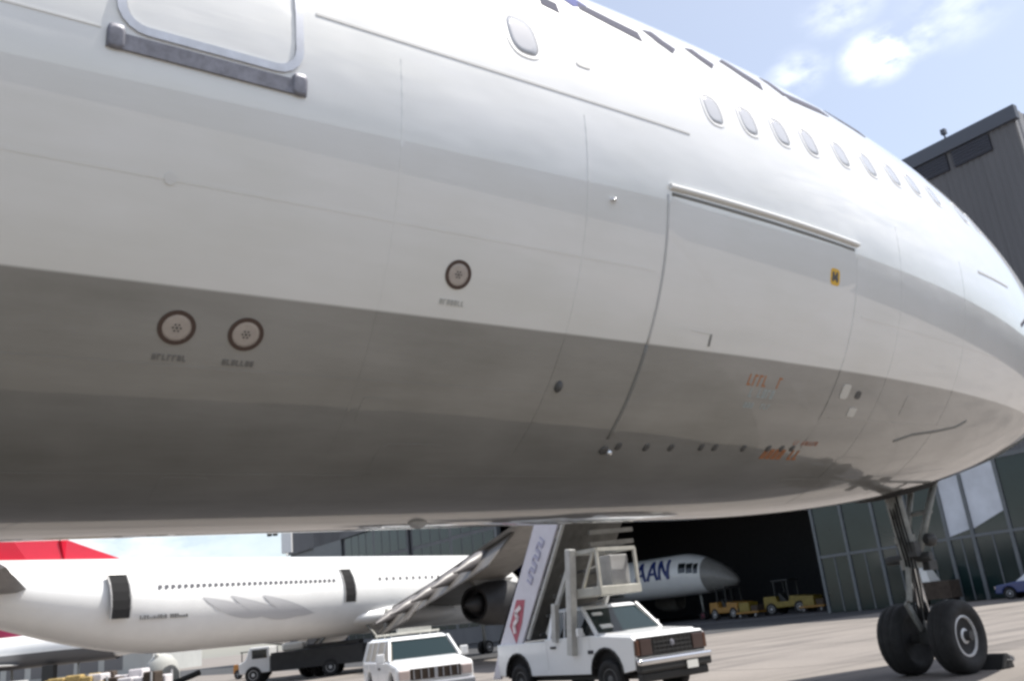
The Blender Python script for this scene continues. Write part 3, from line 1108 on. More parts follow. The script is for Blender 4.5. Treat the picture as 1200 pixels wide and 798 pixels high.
ng = MB().tube((24, 0, .4), (23.9, 0, Z0 + 2.2), .1, .12, 12).build('nose_gear_strut', 'gear_paint', nb, True)
for oy in (-.25, .25):
    wheel(nb, (24, oy, .38), .38, .22, (0, math.copysign(1, oy), 0), name='nose_wheel')

# small regional jet far left
rj = thing('regional_jet', 'small distant jet with maroon fin, low white nose and dark underside', 'jet', (16.4, 91.0, -.0), R_(-34.5))
fu = MB().rings(jet_sections(6.2, 17, 1.38, 3.42, 6.2, 8, nd=.9, tip=.2, nexp=1.6))
smooth_by_angle(fu.build('fuselage', 'white_jet_paint', rj), 60)
mat('jet_belly_dark', (0.10, 0.10, 0.105), 0.4)
ug = MB()
ug.rings([[(x, 1.40 * w_ * math.cos(a), 3.42 - .12 * 0 + 1.40 * w_ * math.sin(a) - dz) for a in [R_(188 + 164 * j / 12) for j in range(13)]] for x, w_, dz in ((-9, 1, 0), (0, 1, 0), (2.2, .955, .07), (4, .80, .28))], False, False, False)
ug.build('belly_panel', 'jet_belly_dark', rj, True)
vfin(MB(), -4.1, 4.5, -7.0, 7.6, 4.6, 2.6, .16).build('fin', 'fin_maroon', rj)
for sy in (-1, 1):
    airfoil(MB(), (-4.0, sy * 1.0, 2.35), (-7.0, sy * 9.0, 2.75), 3.4, 1.2, .25, .1).build('wing', 'white_jet_paint', rj)
    e_ = MB().lathe((-8.2, sy * 1.95, 4.0), (-1, 0, 0), [(.08, .55), (0, .62), (.5, .75), (2, .68), (2.8, .5)], 20)
    smooth_by_angle(e_.build('engine', 'equipment_grey', rj), 50)
    wheel(rj, (-6.0, sy * 1.9, .42), .42, .3, (0, -1, 0), name='main_wheel')
    MB().tube((-6, sy * 1.9, .42), (-6, sy * 1.6, 2.4), .1, .1, 10).build('main_gear_strut', 'gear_paint', rj, True)
    wheel(rj, (.6, sy * .2, .36), .36, .22, (0, -1, 0), name='nose_wheel')
MB().tube((.6, 0, .36), (.6, 0, 2.2), .09, .09, 10).build('nose_gear_strut', 'gear_paint', rj, True)
MB().box((-1.4, -1.0, 1.35), (1.0, .8, 1.5)).build('ground_power_box', 'trim_black', rj, bevel=.05)

# jet inside the hangar, nose towards the right
hj = thing('hangared_jet', 'white jet with blue titles standing in the dark hangar mouth', 'jet', (69.0, 70.6, -.2), R_(-84))
RH, ZH = 2.05, 4.5
hr_ = jet_sections(9.4, 24, RH, ZH, 6.4, 12, nd=1.15, tip=.18, nexp=1.75)
cut = [i for i, r_ in enumerate(hr_) if r_[0][0] > 5.9][0]
smooth_by_angle(MB().rings(hr_[:cut + 1], True, True, False).build('fuselage', 'white_jet_paint', hj), 60)
smooth_by_angle(MB().rings(hr_[cut:], True, False, True).build('dim_nose', 'wing_grey', hj), 60)  # nose in darker grey, the hangar dimness put into its colour
for (x0, x1, zl) in ((3.7, 4.5, 4.8), (4.6, 5.3, 4.7), (5.4, 5.85, 4.6)):
    mbx = MB()
    for sy in (-1, 1):
        s0 = (x0 - 3.0) / 6.4
        s1 = (x1 - 3.0) / 6.4
        q = []
        nu = 4
        for iu in range(nu + 1):
            x = x0 + (x1 - x0) * iu / nu
            s_ = max((x - 3.0) / 6.4, 0)
            r = RH * max(1 - s_ ** 1.75, .0004) ** .58 + .035
            c = ZH - RH * 1.15 * s_ ** 1.9 * .5
            for iz in range(nu + 1):
                z = zl - .15 + .95 * iz / nu
                dz = max(-.97, min(.97, (z - c) / r))
                q.append((x, sy * r * math.sqrt(1 - dz * dz), c + r * dz))
        mbx.add(q, [(i * (nu + 1) + j, (i + 1) * (nu + 1) + j, (i + 1) * (nu + 1) + j + 1, i * (nu + 1) + j + 1) for i in range(nu) for j in range(nu)])
    mbx.build('cockpit_window', 'dark_glass', hj)
# titles: three letters A A N in navy
lt = {'A': [((0, 0), (.4, 1.2)), ((.4, 1.2), (.8, 0)), ((.18, .42), (.62, .42))], 'N': [((0, 0), (0, 1.2)), ((0, 1.2), (.7, 0)), ((.7, 0), (.7, 1.2))]}
for i, ch in enumerate('AAN'):
    mbx = MB()
    for a, b in lt[ch]:
        for q in range(4):
            p0 = (a[0] + (b[0] - a[0]) * q / 4, a[1] + (b[1] - a[1]) * q / 4)
            p1 = (a[0] + (b[0] - a[0]) * (q + 1) / 4, a[1] + (b[1] - a[1]) * (q + 1) / 4)
            P0 = side(-1.9 + i * 1.6 + p0[0] * 1.6, 4.3 + p0[1] * 1.45, RH, ZH, -1, .02)
            P1 = side(-1.9 + i * 1.6 + p1[0] * 1.6, 4.3 + p1[1] * 1.45, RH, ZH, -1, .02)
            mbx.bar(P0, P1, .26, .26)
    mbx.build('title_letter', 'title_navy', hj)
hw = None
for k in range(16):
    z_ = 4.35
    if hw is None:
        c = side(0, z_, RH, ZH, -1, .012)
        hw = MB().add([(-.1, c.y, z_ - .15), (.1, c.y, z_ - .15), (.1, c.y, z_ + .15), (-.1, c.y, z_ + .15)], [(0, 1, 2, 3)]).build('window', 'dark_glass', hj, fix=False)
        wo = hw
    else:
        wo = hw.copy()
        COL.objects.link(wo)
        wo.parent = hj
    wo.location = (-3.6 - k * .52, 0, 0)
vfin(MB(), -15, ZH + 1.9, -21.5, ZH + 8, 7, 3, .2).build('fin', 'title_navy', hj)
for sy in (-1, 1):
    airfoil(MB(), (-4, sy * 1.8, 3.2), (-11, sy * 14, 4.1), 5.6, 1.6, .4, .15).build('wing', 'wing_grey', hj)
    airfoil(MB(), (-18.5, sy * .8, 5.4), (-21.5, sy * 6, 5.9), 3.2, 1.4, .2, .1).build('stabiliser', 'wing_grey', hj)
    for oy in (-.4, .4):
        wheel(hj, (-8.2, sy * 2.6 + oy, .55), .55, .4, (0, -1, 0), name='main_wheel')
    MB().tube((-8.2, sy * 2.6, .55), (-8.2, sy * 2.5, 3.2), .14, .14, 10).build('main_gear_strut', 'gear_paint', hj, True)
    e_ = MB().lathe((-2.6, sy * 5.6, 2.1), (-1, 0, 0), [(.1, .8), (0, .9), (.9, 1.05), (2.5, .9), (3.2, .6)], 22)
    smooth_by_angle(e_.build('engine', 'wing_grey', hj), 50)
MB().tube((4.6, 0, .4), (4.5, 0, 3), .1, .12, 12).build('nose_gear_strut', 'gear_paint', hj, True)
for oy in (-.24, .24):
    wheel(hj, (4.6, oy, .40), .40, .24, (0, math.copysign(1, oy), 0), rim='fin_maroon', name='nose_wheel')

# ------------------------------------------------------------------ hangar
HX, HY0, HY1, HZ, HD = 55.0, 20.6, 137.0, 28.1, 42.0
hg_ = thing('hangar', 'tall dark grey hangar with glazed doors behind the airliner nose', 'hangar', (HX, 60, -.2))
O = Vector((HX, 60, -.2))


def hb_(name, m, x0, x1, y0, y1, z0, z1, parent=hg_, bevel=0):
    return MB(O).b2(x0, x1, y0, y1, z0, z1).build(name, m, parent, bevel=bevel)


OP0, OP1, OPZ = 40.9, 80.0, 15.0
# upper cladding as vertical corrugated sheets
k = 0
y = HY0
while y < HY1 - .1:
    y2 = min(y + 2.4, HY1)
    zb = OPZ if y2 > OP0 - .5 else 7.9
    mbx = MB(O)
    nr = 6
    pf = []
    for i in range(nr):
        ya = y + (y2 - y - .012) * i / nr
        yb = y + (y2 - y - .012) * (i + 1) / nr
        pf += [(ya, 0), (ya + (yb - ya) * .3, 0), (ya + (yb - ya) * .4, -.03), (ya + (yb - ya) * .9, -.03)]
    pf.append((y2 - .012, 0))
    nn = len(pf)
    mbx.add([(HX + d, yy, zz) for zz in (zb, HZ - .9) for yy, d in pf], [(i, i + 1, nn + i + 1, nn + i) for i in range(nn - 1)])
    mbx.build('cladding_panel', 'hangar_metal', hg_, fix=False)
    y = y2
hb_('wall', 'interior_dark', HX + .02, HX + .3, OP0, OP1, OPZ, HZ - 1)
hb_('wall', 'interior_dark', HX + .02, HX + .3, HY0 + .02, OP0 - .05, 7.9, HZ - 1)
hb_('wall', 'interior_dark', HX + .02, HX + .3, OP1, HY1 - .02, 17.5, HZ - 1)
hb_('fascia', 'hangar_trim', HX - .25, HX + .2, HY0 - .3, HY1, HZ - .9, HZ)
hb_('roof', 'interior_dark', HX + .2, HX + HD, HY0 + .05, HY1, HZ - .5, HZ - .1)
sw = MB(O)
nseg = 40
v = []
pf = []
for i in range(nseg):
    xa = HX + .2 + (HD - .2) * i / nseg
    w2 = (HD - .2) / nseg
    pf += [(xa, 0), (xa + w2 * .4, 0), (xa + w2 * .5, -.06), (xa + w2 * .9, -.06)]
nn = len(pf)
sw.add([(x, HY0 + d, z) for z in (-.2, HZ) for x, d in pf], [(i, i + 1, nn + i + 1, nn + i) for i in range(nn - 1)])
sw.build('side_wall', 'hangar_side', hg_, fix=False)  # paler than the facade: grazing sunlight is put into its colour
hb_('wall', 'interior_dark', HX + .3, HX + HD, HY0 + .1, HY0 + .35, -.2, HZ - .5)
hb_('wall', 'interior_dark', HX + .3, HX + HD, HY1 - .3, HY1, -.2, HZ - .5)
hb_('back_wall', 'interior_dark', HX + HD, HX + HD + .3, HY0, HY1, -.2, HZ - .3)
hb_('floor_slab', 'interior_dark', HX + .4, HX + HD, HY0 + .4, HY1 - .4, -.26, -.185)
for y0, y1 in ((22.2, 24.6), (25.0, 28.6)):
    lv = hb_('louvre_window', 'louvre_dark', HX - .14, HX - .02, y0, y1, 26.0, 27.1)
    for i in range(5):
        MB(O).box((HX - .15, (y0 + y1) / 2, 26.15 + .2 * i), (.08, y1 - y0, .03), (0, .5, 0)).build('louvre_slat', 'hangar_trim', lv)
MB(O).tube((HX + .5, 25.0, HZ - .2), (HX + .5, 25.0, HZ + .7), .06, .06, 8).box((HX + .5, 25.0, HZ + .8), (.3, .3, .35)).build('roof_lamp', 'hangar_trim', hg_)
# glazed wall right of the opening
cols = [40.6, 38.2, 35.8, 33.4, 31.0, 29.4, 27.1, 24.7, 22.3, 20.75]
for y in cols:
    hb_('column', 'column_grey', HX - .12, HX + .16, y - .11, y + .11, -.2, 7.9, bevel=.02)
hb_('rail', 'column_grey', HX - .10, HX + .02, 20.7, 40.5, 3.45, 3.62)
hb_('rail', 'column_grey', HX - .10, HX + .02, 20.7, 40.5, 7.75, 8.0)
for a, b in zip(cols, cols[1:]):
    yc0, yc1 = b + .12, a - .12
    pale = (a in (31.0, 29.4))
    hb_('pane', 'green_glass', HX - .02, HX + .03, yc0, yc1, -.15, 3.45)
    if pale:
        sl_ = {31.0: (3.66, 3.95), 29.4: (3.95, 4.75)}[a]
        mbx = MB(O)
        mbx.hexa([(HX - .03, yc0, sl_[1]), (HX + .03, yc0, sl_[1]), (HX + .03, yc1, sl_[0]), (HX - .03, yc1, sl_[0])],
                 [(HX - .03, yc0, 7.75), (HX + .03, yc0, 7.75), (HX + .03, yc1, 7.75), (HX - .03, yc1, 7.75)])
        mbx.build('pane', 'glare_pane', hg_)
        MB(O).hexa([(HX - .02, yc0, 3.63), (HX + .02, yc0, 3.63), (HX + .02, yc1, 3.63), (HX - .02, yc1, 3.63)],
                   [(HX - .02, yc0, sl_[1] - .01), (HX + .02, yc0, sl_[1] - .01), (HX + .02, yc1, sl_[0] - .01), (HX - .02, yc1, sl_[0] - .01)]).build('pane', 'green_glass', hg_)
    else:
        hb_('pane', 'green_glass', HX - .02, HX + .03, yc0, yc1, 3.63, 7.75)
    m2 = (yc0 + yc1) / 2
    hb_('mullion', 'column_grey', HX - .06, HX - .025, m2 - .04, m2 + .04, -.15, 3.44)
# big sliding door leaves left of the opening
y = OP1
i = 0
while y < HY1 - 1:
    y2 = min(y + 9.5, HY1 - .3)
    xo = HX + (.32 if i % 2 else 0)
    hb_('door_leaf', 'column_grey' if y > 112 else 'hangar_metal', xo, xo + .25, y + .05, y2 - .05, -.15, 17.5)
    if y < 112:
        for q in range(4):
            ya = y + .4 + (y2 - y - .8) * q / 4
            yb = y + .4 + (y2 - y - .8) * (q + 1) / 4 - .25
            for za in (1.5, 6.5, 11.5):
                hb_('pane', 'green_glass', xo - .03, xo + .02, ya, yb, za, za + 4.6)
    y = y2
    i += 1
hb_('column', 'column_grey', HX - .2, HX + .3, OP1 - .4, OP1, -.2, OPZ)
# scaffold-like work stand faintly seen inside
for i in range(3):
    ds = thing('work_dock', 'grey maintenance dock, %s of three inside the hangar mouth' % ('nearest the glazed wall', 'middle one', 'farthest from the glazed wall')[i], 'work stand', (64 + 4 * i, 45.0 + 3.2 * i, -.18), .2, 'maintenance docks in the hangar')
    for sx in (-1, 1):
        for sy in (-1, 1):
            MB().tube((sx * 1.2, sy * 1.0, 0), (sx * 1.2, sy * 1.0, 4.6), .05, .05, 8).build('post', 'equipment_grey', ds)
        MB().tube((sx * 1.2, -1, .3), (sx * 1.2, 1, 3.4), .04, .04, 8).build('brace', 'equipment_grey', ds)
    MB().box((0, 0, 3.5), (2.5, 2.1, .1)).build('platform', 'equipment_grey', ds)
    rl = MB()
    for z in (4.05, 4.6):
        for sy in (-1, 1):
            rl.tube((-1.2, sy, z), (1.2, sy, z), .03, .03, 6)
    rl.build('railing', 'equipment_grey', ds)


# ------------------------------------------------------------------ road vehicles
def arch(xc, r, z0, k=8):
    return [(xc + r * math.cos(PI * i / k), z0 + r * math.sin(PI * i / k)) for i in range(k + 1)]


def pickup(root, stair=False):
    """1990s full-size pickup, x forward, 5.1 m long"""
    W = .97
    f, r = 2.55, -2.15
    zb = .48
    poly = [(f - .06, zb + .05)] + arch(1.66, .47, zb)[0:] + arch(-1.38, .47, zb) + [(r, zb + .02), (r, 1.16), (-.32, 1.16), (-.3, 1.2), (1.35, 1.2), (1.42, 1.19), (f - .1, 1.12), (f - .02, 1.06)]
    bd = MB().prism(poly, -W, W)
    body = bd.build('body', 'truck_white', root, bevel=.07, seg=4)
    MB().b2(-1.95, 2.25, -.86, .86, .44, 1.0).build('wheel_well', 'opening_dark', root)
    hd = MB().hexa([(1.3, -.88, 1.19), (f - .12, -.86, 1.115), (f - .12, .86, 1.115), (1.3, .88, 1.19)], [(1.3, -.84, 1.235), (f - .16, -.82, 1.165), (f - .16, .82, 1.165), (1.3, .84, 1.235)])
    hd.build('hood', 'truck_white', root, bevel=.03, seg=3)
    # cab: glass core, pillars and roof
    gx = [(-.52, 1.18), (1.08, 1.2)]
    MB().hexa([(-.2, -.9, 1.17), (1.36, -.9, 1.17), (1.36, .9, 1.17), (-.2, .9, 1.17)], [(-.12, -.76, 1.70), (.82, -.76, 1.70), (.82, .76, 1.70), (-.12, .76, 1.70)]).build('window', 'dark_glass', root)
    ws = MB().hexa([(1.385, -.83, 1.235), (1.375, -.83, 1.22), (1.375, .83, 1.22), (1.385, .83, 1.235)], [(.865, -.7, 1.69), (.85, -.7, 1.69), (.85, .7, 1.69), (.865, .7, 1.69)])
    ws.build('windshield', 'windscreen', root)
    for sy in (-1, 1):
        MB().bar((1.4, sy * .9, 1.18), (.84, sy * .755, 1.74), .06, .09).build('pillar', 'truck_white', root, bevel=.012)
        MB().bar((.33, sy * .915, 1.17), (.27, sy * .77, 1.74), .03, .04).build('pillar', 'truck_white', root, bevel=.012)
        MB().bar((-.2, sy * .9, 1.16), (-.13, sy * .755, 1.74), .07, .12).build('pillar', 'truck_white', root, bevel=.012)
    MB().hexa([(-.2, -.80, 1.70), (.90, -.80, 1.70), (.90, .80, 1.70), (-.2, .80, 1.70)], [(-.14, -.7, 1.775), (.80, -.7, 1.775), (.80, .7, 1.775), (-.14, .7, 1.775)]).build('roof', 'truck_white', root, bevel=.05, seg=4)
    # front end
    gr = MB().b2(f - .04, f + .01, -.9, .9, .74, 1.085).build('grille', 'grille_dark', root, bevel=.01)
    gb = MB()
    for z in (.82, .90, .98):
        gb.b2(f + .008, f + .025, -.52, .52, z - .008, z + .008)
    for i in range(9):
        y = -.48 + .12 * i
        gb.b2(f + .006, f + .018, y - .006, y + .006, .76, 1.06)
    gb.build('grille_bars', 'gear_dark', gr)
    disc_ = MB().lathe((f + .02, 0, .94), (1, 0, 0), [(0, .06), (.012, .055), (.016, .02)], 20)
    disc_.build('badge', 'dull_steel', gr)
    for sy in (-1, 1):
        hl = MB().b2(f - .0, f + .03, sy * .56, sy * .86, .77, 1.05).build('headlight', 'headlamp_red', root, bevel=.02)
        MB().b2(f - .16, f + .02, sy * .865, sy * .965, .77, 1.05).build('turn_signal', 'amber_lamp', root, bevel=.02)
    fbp = MB().b2(f - .05, f + .09, -.98, .98, .46, .70).build('front_bumper', 'trim_black', root, bevel=.04, seg=3)
    MB().b2(f + .0, f + .11, -.985, .985, .60, .705).build('bumper_trim', 'chrome', fbp, bevel=.03, seg=3)
    MB().b2(f - .12, f + .04, -.9, .9, .30, .46).build('valance', 'trim_black', root, bevel=.03)
    MB().b2(f + .115, f + .13, -.05 + .28, .25 + .28, .44, .58).build('number_plate', 'plate_white', root)
    MB().b2(-2.0, 2.3, -.72, .72, .36, .5).build('chassis', 'trim_black', root)
    for sy in (-1, 1):
        ds = MB()
        for x in (-.25, 1.2):
            ds.b2(x - .006, x + .006, sy * (W - .002), sy * (W + .003), .6, 1.17)
        ds.build('door_seam', 'seam_grey', root)
        MB().b2(-.1, .08, sy * W, sy * (W + .03), 1.0, 1.05).build('door_handle', 'trim_black', root, bevel=.008)
        MB().b2(1.13, 1.30, sy * W, sy * (W + .012), .86, .93).build('fender_badge', 'louvre_dark', root)
        mr = MB().b2(1.02, 1.1, sy * 1.0, sy * 1.15, 1.2, 1.36)
        mr.bar((1.06, sy * .95, 1.2), (1.06, sy * 1.02, 1.3), .04, .04)
        mr.build('mirror', 'truck_white', root, bevel=.02)
        for xw in (1.66, -1.38):
            wheel(root, (xw, sy * .84, .37), .37, .25, (0, sy, 0), 'wheel_steel')
            fl = MB()
            P = arch(xw, .475, zb, 10)
            for a, b in zip(P, P[1:]):
                fl.bar((a[0], sy * (W + .004), a[1]), (b[0], sy * (W + .004), b[1]), .03, .035)
            fl.build('wheel_arch', 'trim_black', root)
            ln_ = MB()
            Q = arch(xw, .462, zb, 12)
            for a, b in zip(Q, Q[1:]):
                ln_.add([(a[0], sy * .6, a[1]), (b[0], sy * .6, b[1]), (b[0], sy * .955, b[1]), (a[0], sy * .955, a[1])], [(0, 1, 2, 3)])
            ln_.build('arch_liner', 'arch_liner', root, fix=False)
    MB().box((1.27, -.52, 1.345), (.03, .3, .10), (0, -.85, 0)).build('dashboard_paper', 'paper_white', root)
    MB().box((1.0, -.5, 1.60), (.03, .26, .06), (0, -.85, 0)).build('dashboard_paper', 'paper_white', root)


TS = .93
tk = thing('stair_truck', 'white pickup carrying passenger stairs with a red diamond emblem', 'stair truck', (12.38, 12.65 + 2.6 * TS, -.2), R_(-90), None, TS)
tk.scale = (TS, TS, TS * 1.03)
pickup(tk)
# stairs in the truck frame: x forward (towards -Y), y left (+X)
T = lambda X, Y, Z: ((12.65 + 2.6 * TS - Y) / TS, (X - 12.38) / TS, (Z + .2) / TS)


def slab(mb, pts, x0, x1):
    """polygon of (Y, Z) in world terms, spanning world X x0..x1"""
    n_ = len(pts)
    vs = [T(x0, *p) for p in pts] + [T(x1, *p) for p in pts]
    mb.add(vs, [(i, (i + 1) % n_, n_ + (i + 1) % n_, n_ + i) for i in range(n_)] + [tuple(range(n_)), tuple(range(2 * n_ - 1, n_ - 1, -1))])
    return mb


strp = [(y_ + .22, z_ * 1.01) for y_, z_ in [(17.2, .2), (16.9, .2), (16.87, .84), (16.0, .84), (15.27, 1.79), (14.38, 2.95), (13.65, 3.85), (13.65, 4.55), (14.2, 4.35), (15.15, 3.08), (16.08, 1.87), (16.83, .84)]]
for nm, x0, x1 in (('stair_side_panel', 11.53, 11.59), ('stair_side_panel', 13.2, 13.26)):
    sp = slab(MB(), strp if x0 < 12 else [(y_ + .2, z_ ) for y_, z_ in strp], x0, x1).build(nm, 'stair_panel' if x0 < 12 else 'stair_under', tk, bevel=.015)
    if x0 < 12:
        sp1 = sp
rl = MB()
rl.bar(T(11.56, 16.00, .95), T(11.56, 15.32, 1.83), .07, .06)
rl.bar(T(11.56, 15.32, 1.83), T(11.56, 14.42, 3.02), .07, .06)
rl.bar(T(11.56, 14.42, 3.02), T(11.56, 13.6, 3.95), .07, .06)
rl.build('stringer_rail', 'stair_steel', tk)
# emblem and lettering on the near panel
dm = MB()
xf = 11.522
dpts = [(16.22, 1.62), (15.82, 1.62), (15.95, 1.15), (16.32, .80), (16.47, 1.18)]
dm = slab(MB(), [(16.24, 1.73), (15.94, 1.71), (16.12, 1.27), (16.40, .88), (16.58, 1.23)], xf, xf + .012)
dmo = dm.build('emblem', 'logo_red', sp1)
sq = MB()
for a, b in (((16.10, 1.58), (16.30, 1.48)), ((16.30, 1.48), (16.24, 1.36)), ((16.24, 1.36), (16.40, 1.24)), ((16.40, 1.24), (16.38, 1.08))):
    sq.bar(T(xf - .006, *a), T(xf - .006, *b), .05, .09)
sq.build('emblem_stroke', 'logo_white', sp1)
rd = random.Random(9)
for i in range(7):
    s = i / 7
    y0, z0 = 15.72 - .62 * s, 2.08 + .80 * s
    lm = MB()
    a = (y0 + .07, z0 + .01)
    b = (y0 - .06, z0 - .09)
    lm.bar(T(xf, *a), T(xf, *b), .03, .035)
    if i % 2:
        lm.bar(T(xf, *a), T(xf, a[0] - .06, a[1] + .08), .03, .035)
    else:
        lm.bar(T(xf, *b), T(xf, b[0] - .06, b[1] + .08), .03, .035)
    lm.bar(T(xf, a[0] - .07, a[1] + .085), T(xf, b[0] - .07, b[1] + .085), .03, .03)
    lm.build('panel_letter', 'logo_blue', sp1)
for i in range(15):
    s = i / 14
    y0, z0 = 16.55 - 2.35 * s, .75 + 3.1 * s
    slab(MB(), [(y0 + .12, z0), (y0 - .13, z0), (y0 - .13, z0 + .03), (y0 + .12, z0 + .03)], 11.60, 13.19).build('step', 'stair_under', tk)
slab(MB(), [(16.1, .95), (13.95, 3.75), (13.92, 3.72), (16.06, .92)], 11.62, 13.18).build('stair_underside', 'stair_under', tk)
for k in range(4):
    y0, z0 = 14.1 - .02 * k, 2.55 + .22 * k
    MB().bar(T(11.75, y0 - .2, z0), T(12.9, y0 - .2, z0 + .04), .05, .09).build('ledge', 'stair_under', tk)
# platform above the cab with its railing
pf_ = MB()
slab(pf_, [(14.5, 1.60), (13.45, 1.60), (13.45, 1.76), (14.5, 1.76)], 11.5, 12.55)
pf_.build('platform', 'stair_beige', tk, bevel=.02)
rl = MB()
for X in (11.53, 12.5):
    for Y in (14.3, 13.48):
        rl.bar(T(X, Y, 1.75), T(X, Y, 2.42), .06, .06)
    rl.bar(T(X, 14.3, 2.42), T(X, 13.48, 2.42), .07, .07)
rl.bar(T(11.53, 14.3, 2.42), T(12.5, 14.3, 2.42), .07, .07)
rl.bar(T(11.53, 13.48, 2.42), T(12.5, 13.48, 2.42), .07, .07)
rl.bar(T(11.53, 14.0, 1.75), T(11.53, 13.55, 2.42), .05, .05)
rl.build('railing', 'stair_beige', tk)
bx = slab(MB(), [(14.1, 1.77), (13.6, 1.77), (13.6, 2.32), (13.95, 2.32)], 11.95, 12.42).build('equipment_box', 'equipment_grey', tk, bevel=.02)
bm_ = MB()
bm_.bar(T(11.8, 14.2, 2.05), T(12.5, 14.2, 2.2), .14, .14)
bm_.build('motor', 'gear_dark', tk, bevel=.03)
lf = MB()
lf.bar(T(11.42, 14.42, .6), T(11.42, 14.12, 2.5), .17, .17)
lf.build('lift_post', 'stair_steel', tk, bevel=.015)
MB().bar(T(11.46, 14.95, .85), T(11.46, 14.85, 1.55), .12, .14).build('lift_post', 'stair_steel', tk, bevel=.01)
for x_ in (11.7, 13.0):
    MB().bar(T(x_, 14.5, 2.3), T(x_, 15.5, 1.0), .07, .09).build('lift_brace', 'stair_steel', tk)
for i in range(5):
    MB().bar(T(11.65, 15.7 - .3 * i, 1.0 + .35 * i), T(13.1, 15.5 - .3 * i, 1.2 + .35 * i), .06, .06).build('cross_brace', 'gear_dark', tk)

# white utility van left of the stair truck
vx = thing('utility_van', 'white utility van with a flat windscreen parked left of the stairs', 'van', (10.75, 19.45, -.2), math.atan2(-.96, -.28), None, .88)


def van(root):
    W = .95
    f, r = 2.3, -2.3
    zb = .45
    poly = [(f - .05, zb + .05)] + arch(1.5, .44, zb) + arch(-1.4, .44, zb) + [(r, zb + .02), (r, 1.14), (1.2, 1.14), (1.3, 1.13), (f - .12, 1.03), (f - .03, .96)]
    MB().prism(poly, -W, W).build('body', 'truck_white', root, bevel=.07, seg=4)
    MB().hexa([(1.2, -.86, 1.13), (f - .14, -.82, 1.03), (f - .14, .82, 1.03), (1.2, .86, 1.13)], [(1.22, -.8, 1.18), (f - .2, -.74, 1.085), (f - .2, .74, 1.085), (1.22, .8, 1.18)]).build('hood', 'truck_white', root, bevel=.03, seg=3)
    MB().hexa([(-2.2, -.9, 1.12), (1.26, -.9, 1.12), (1.26, .9, 1.12), (-2.2, .9, 1.12)], [(-2.1, -.75, 1.62), (.66, -.75, 1.62), (.66, .75, 1.62), (-2.1, .75, 1.62)]).build('window', 'van_tan', root)
    MB().hexa([(1.29, -.82, 1.17), (1.27, -.82, 1.17), (1.27, .82, 1.17), (1.29, .82, 1.17)], [(.71, -.7, 1.61), (.69, -.7, 1.61), (.69, .7, 1.61), (.71, .7, 1.61)]).build('windshield', 'windscreen', root)
    MB().hexa([(-2.22, -.8, 1.61), (.76, -.8, 1.61), (.76, .8, 1.61), (-2.22, .8, 1.61)], [(-2.1, -.68, 1.70), (.60, -.66, 1.70), (.60, .66, 1.70), (-2.1, .68, 1.70)]).build('roof', 'truck_white', root, bevel=.04, seg=3)
    for sy in (-1, 1):
        for xa, xb, wa, wb in ((1.3, .70, .06, .1), (.35, .33, .03, .09), (-.6, -.62, .03, .09), (-1.4, -1.42, .03, .09), (-2.2, -2.1, .06, .12)):
            MB().bar((xa, sy * .9, 1.12), (xb, sy * .757, 1.63), wa, wb).build('pillar', 'truck_white', root, bevel=.01)
    gr = MB().b2(f - .05, f + .0, -.62, .62, .70, .95).build('grille', 'brown_crate', root, bevel=.01)
    gb = MB()
    for i in range(7):
        y = -.54 + .18 * i
        gb.b2(f - .005, f + .012, y - .012, y + .012, .72, .93)
    gb.b2(f - .005, f + .018, -.04, .04, .70, .95)
    gb.build('grille_bars', 'bare_metal', gr)
    for sy in (-1, 1):
        MB().b2(f - .08, f + .012, sy * .64, sy * .9, .72, .93).build('headlight', 'lamp_glass', root, bevel=.02)
        mr = MB().b2(1.0, 1.1, sy * .98, sy * 1.18, 1.12, 1.34)
        mr.bar((1.04, sy * .93, 1.15), (1.04, sy * 1.0, 1.22), .04, .04)
        mr.build('mirror', 'truck_white', root, bevel=.02)
        MB().b2(.1, .26, sy * W, sy * (W + .03), .95, 1.0).build('door_handle', 'trim_black', root, bevel=.008)
        ds = MB()
        for x in (-.1, 1.0):
            ds.b2(x - .006, x + .006, sy * (W - .002), sy * (W + .003), .55, 1.12)
        ds.build('door_seam', 'seam_grey', root)
        for xw in (1.5, -1.4):
            wheel(root, (xw, sy * .82, .35), .35, .24, (0, sy, 0), 'bare_metal')
    MB().b2(f - .06, f + .1, -.94, .94, .46, .64).build('front_bumper', 'bare_metal', root, bevel=.04)
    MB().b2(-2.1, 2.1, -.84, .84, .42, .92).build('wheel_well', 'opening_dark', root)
    MB().b2(-2.1, 2.1, -.7, .7, .34, .46).build('chassis', 'trim_black', root)
    rk = MB()
    for x in (-1.7, -.6, .3):
        rk.tube((x, -.66, 1.78), (x, .66, 1.78), .025, .025, 8)
        for sy in (-1, 1):
            rk.tube((x, sy * .62, 1.69), (x, sy * .62, 1.78), .02, .02, 6)
    rk.box((-.2, .1, 1.85), (.22, .9, .12))
    rk.build('roof_rack', 'stair_beige', root)
    MB().box((1.02, -.52, 1.2), (.2, .34, .06), (0, -.2, .1)).build('dashboard_papers', 'paper_white', root)


van(vx)


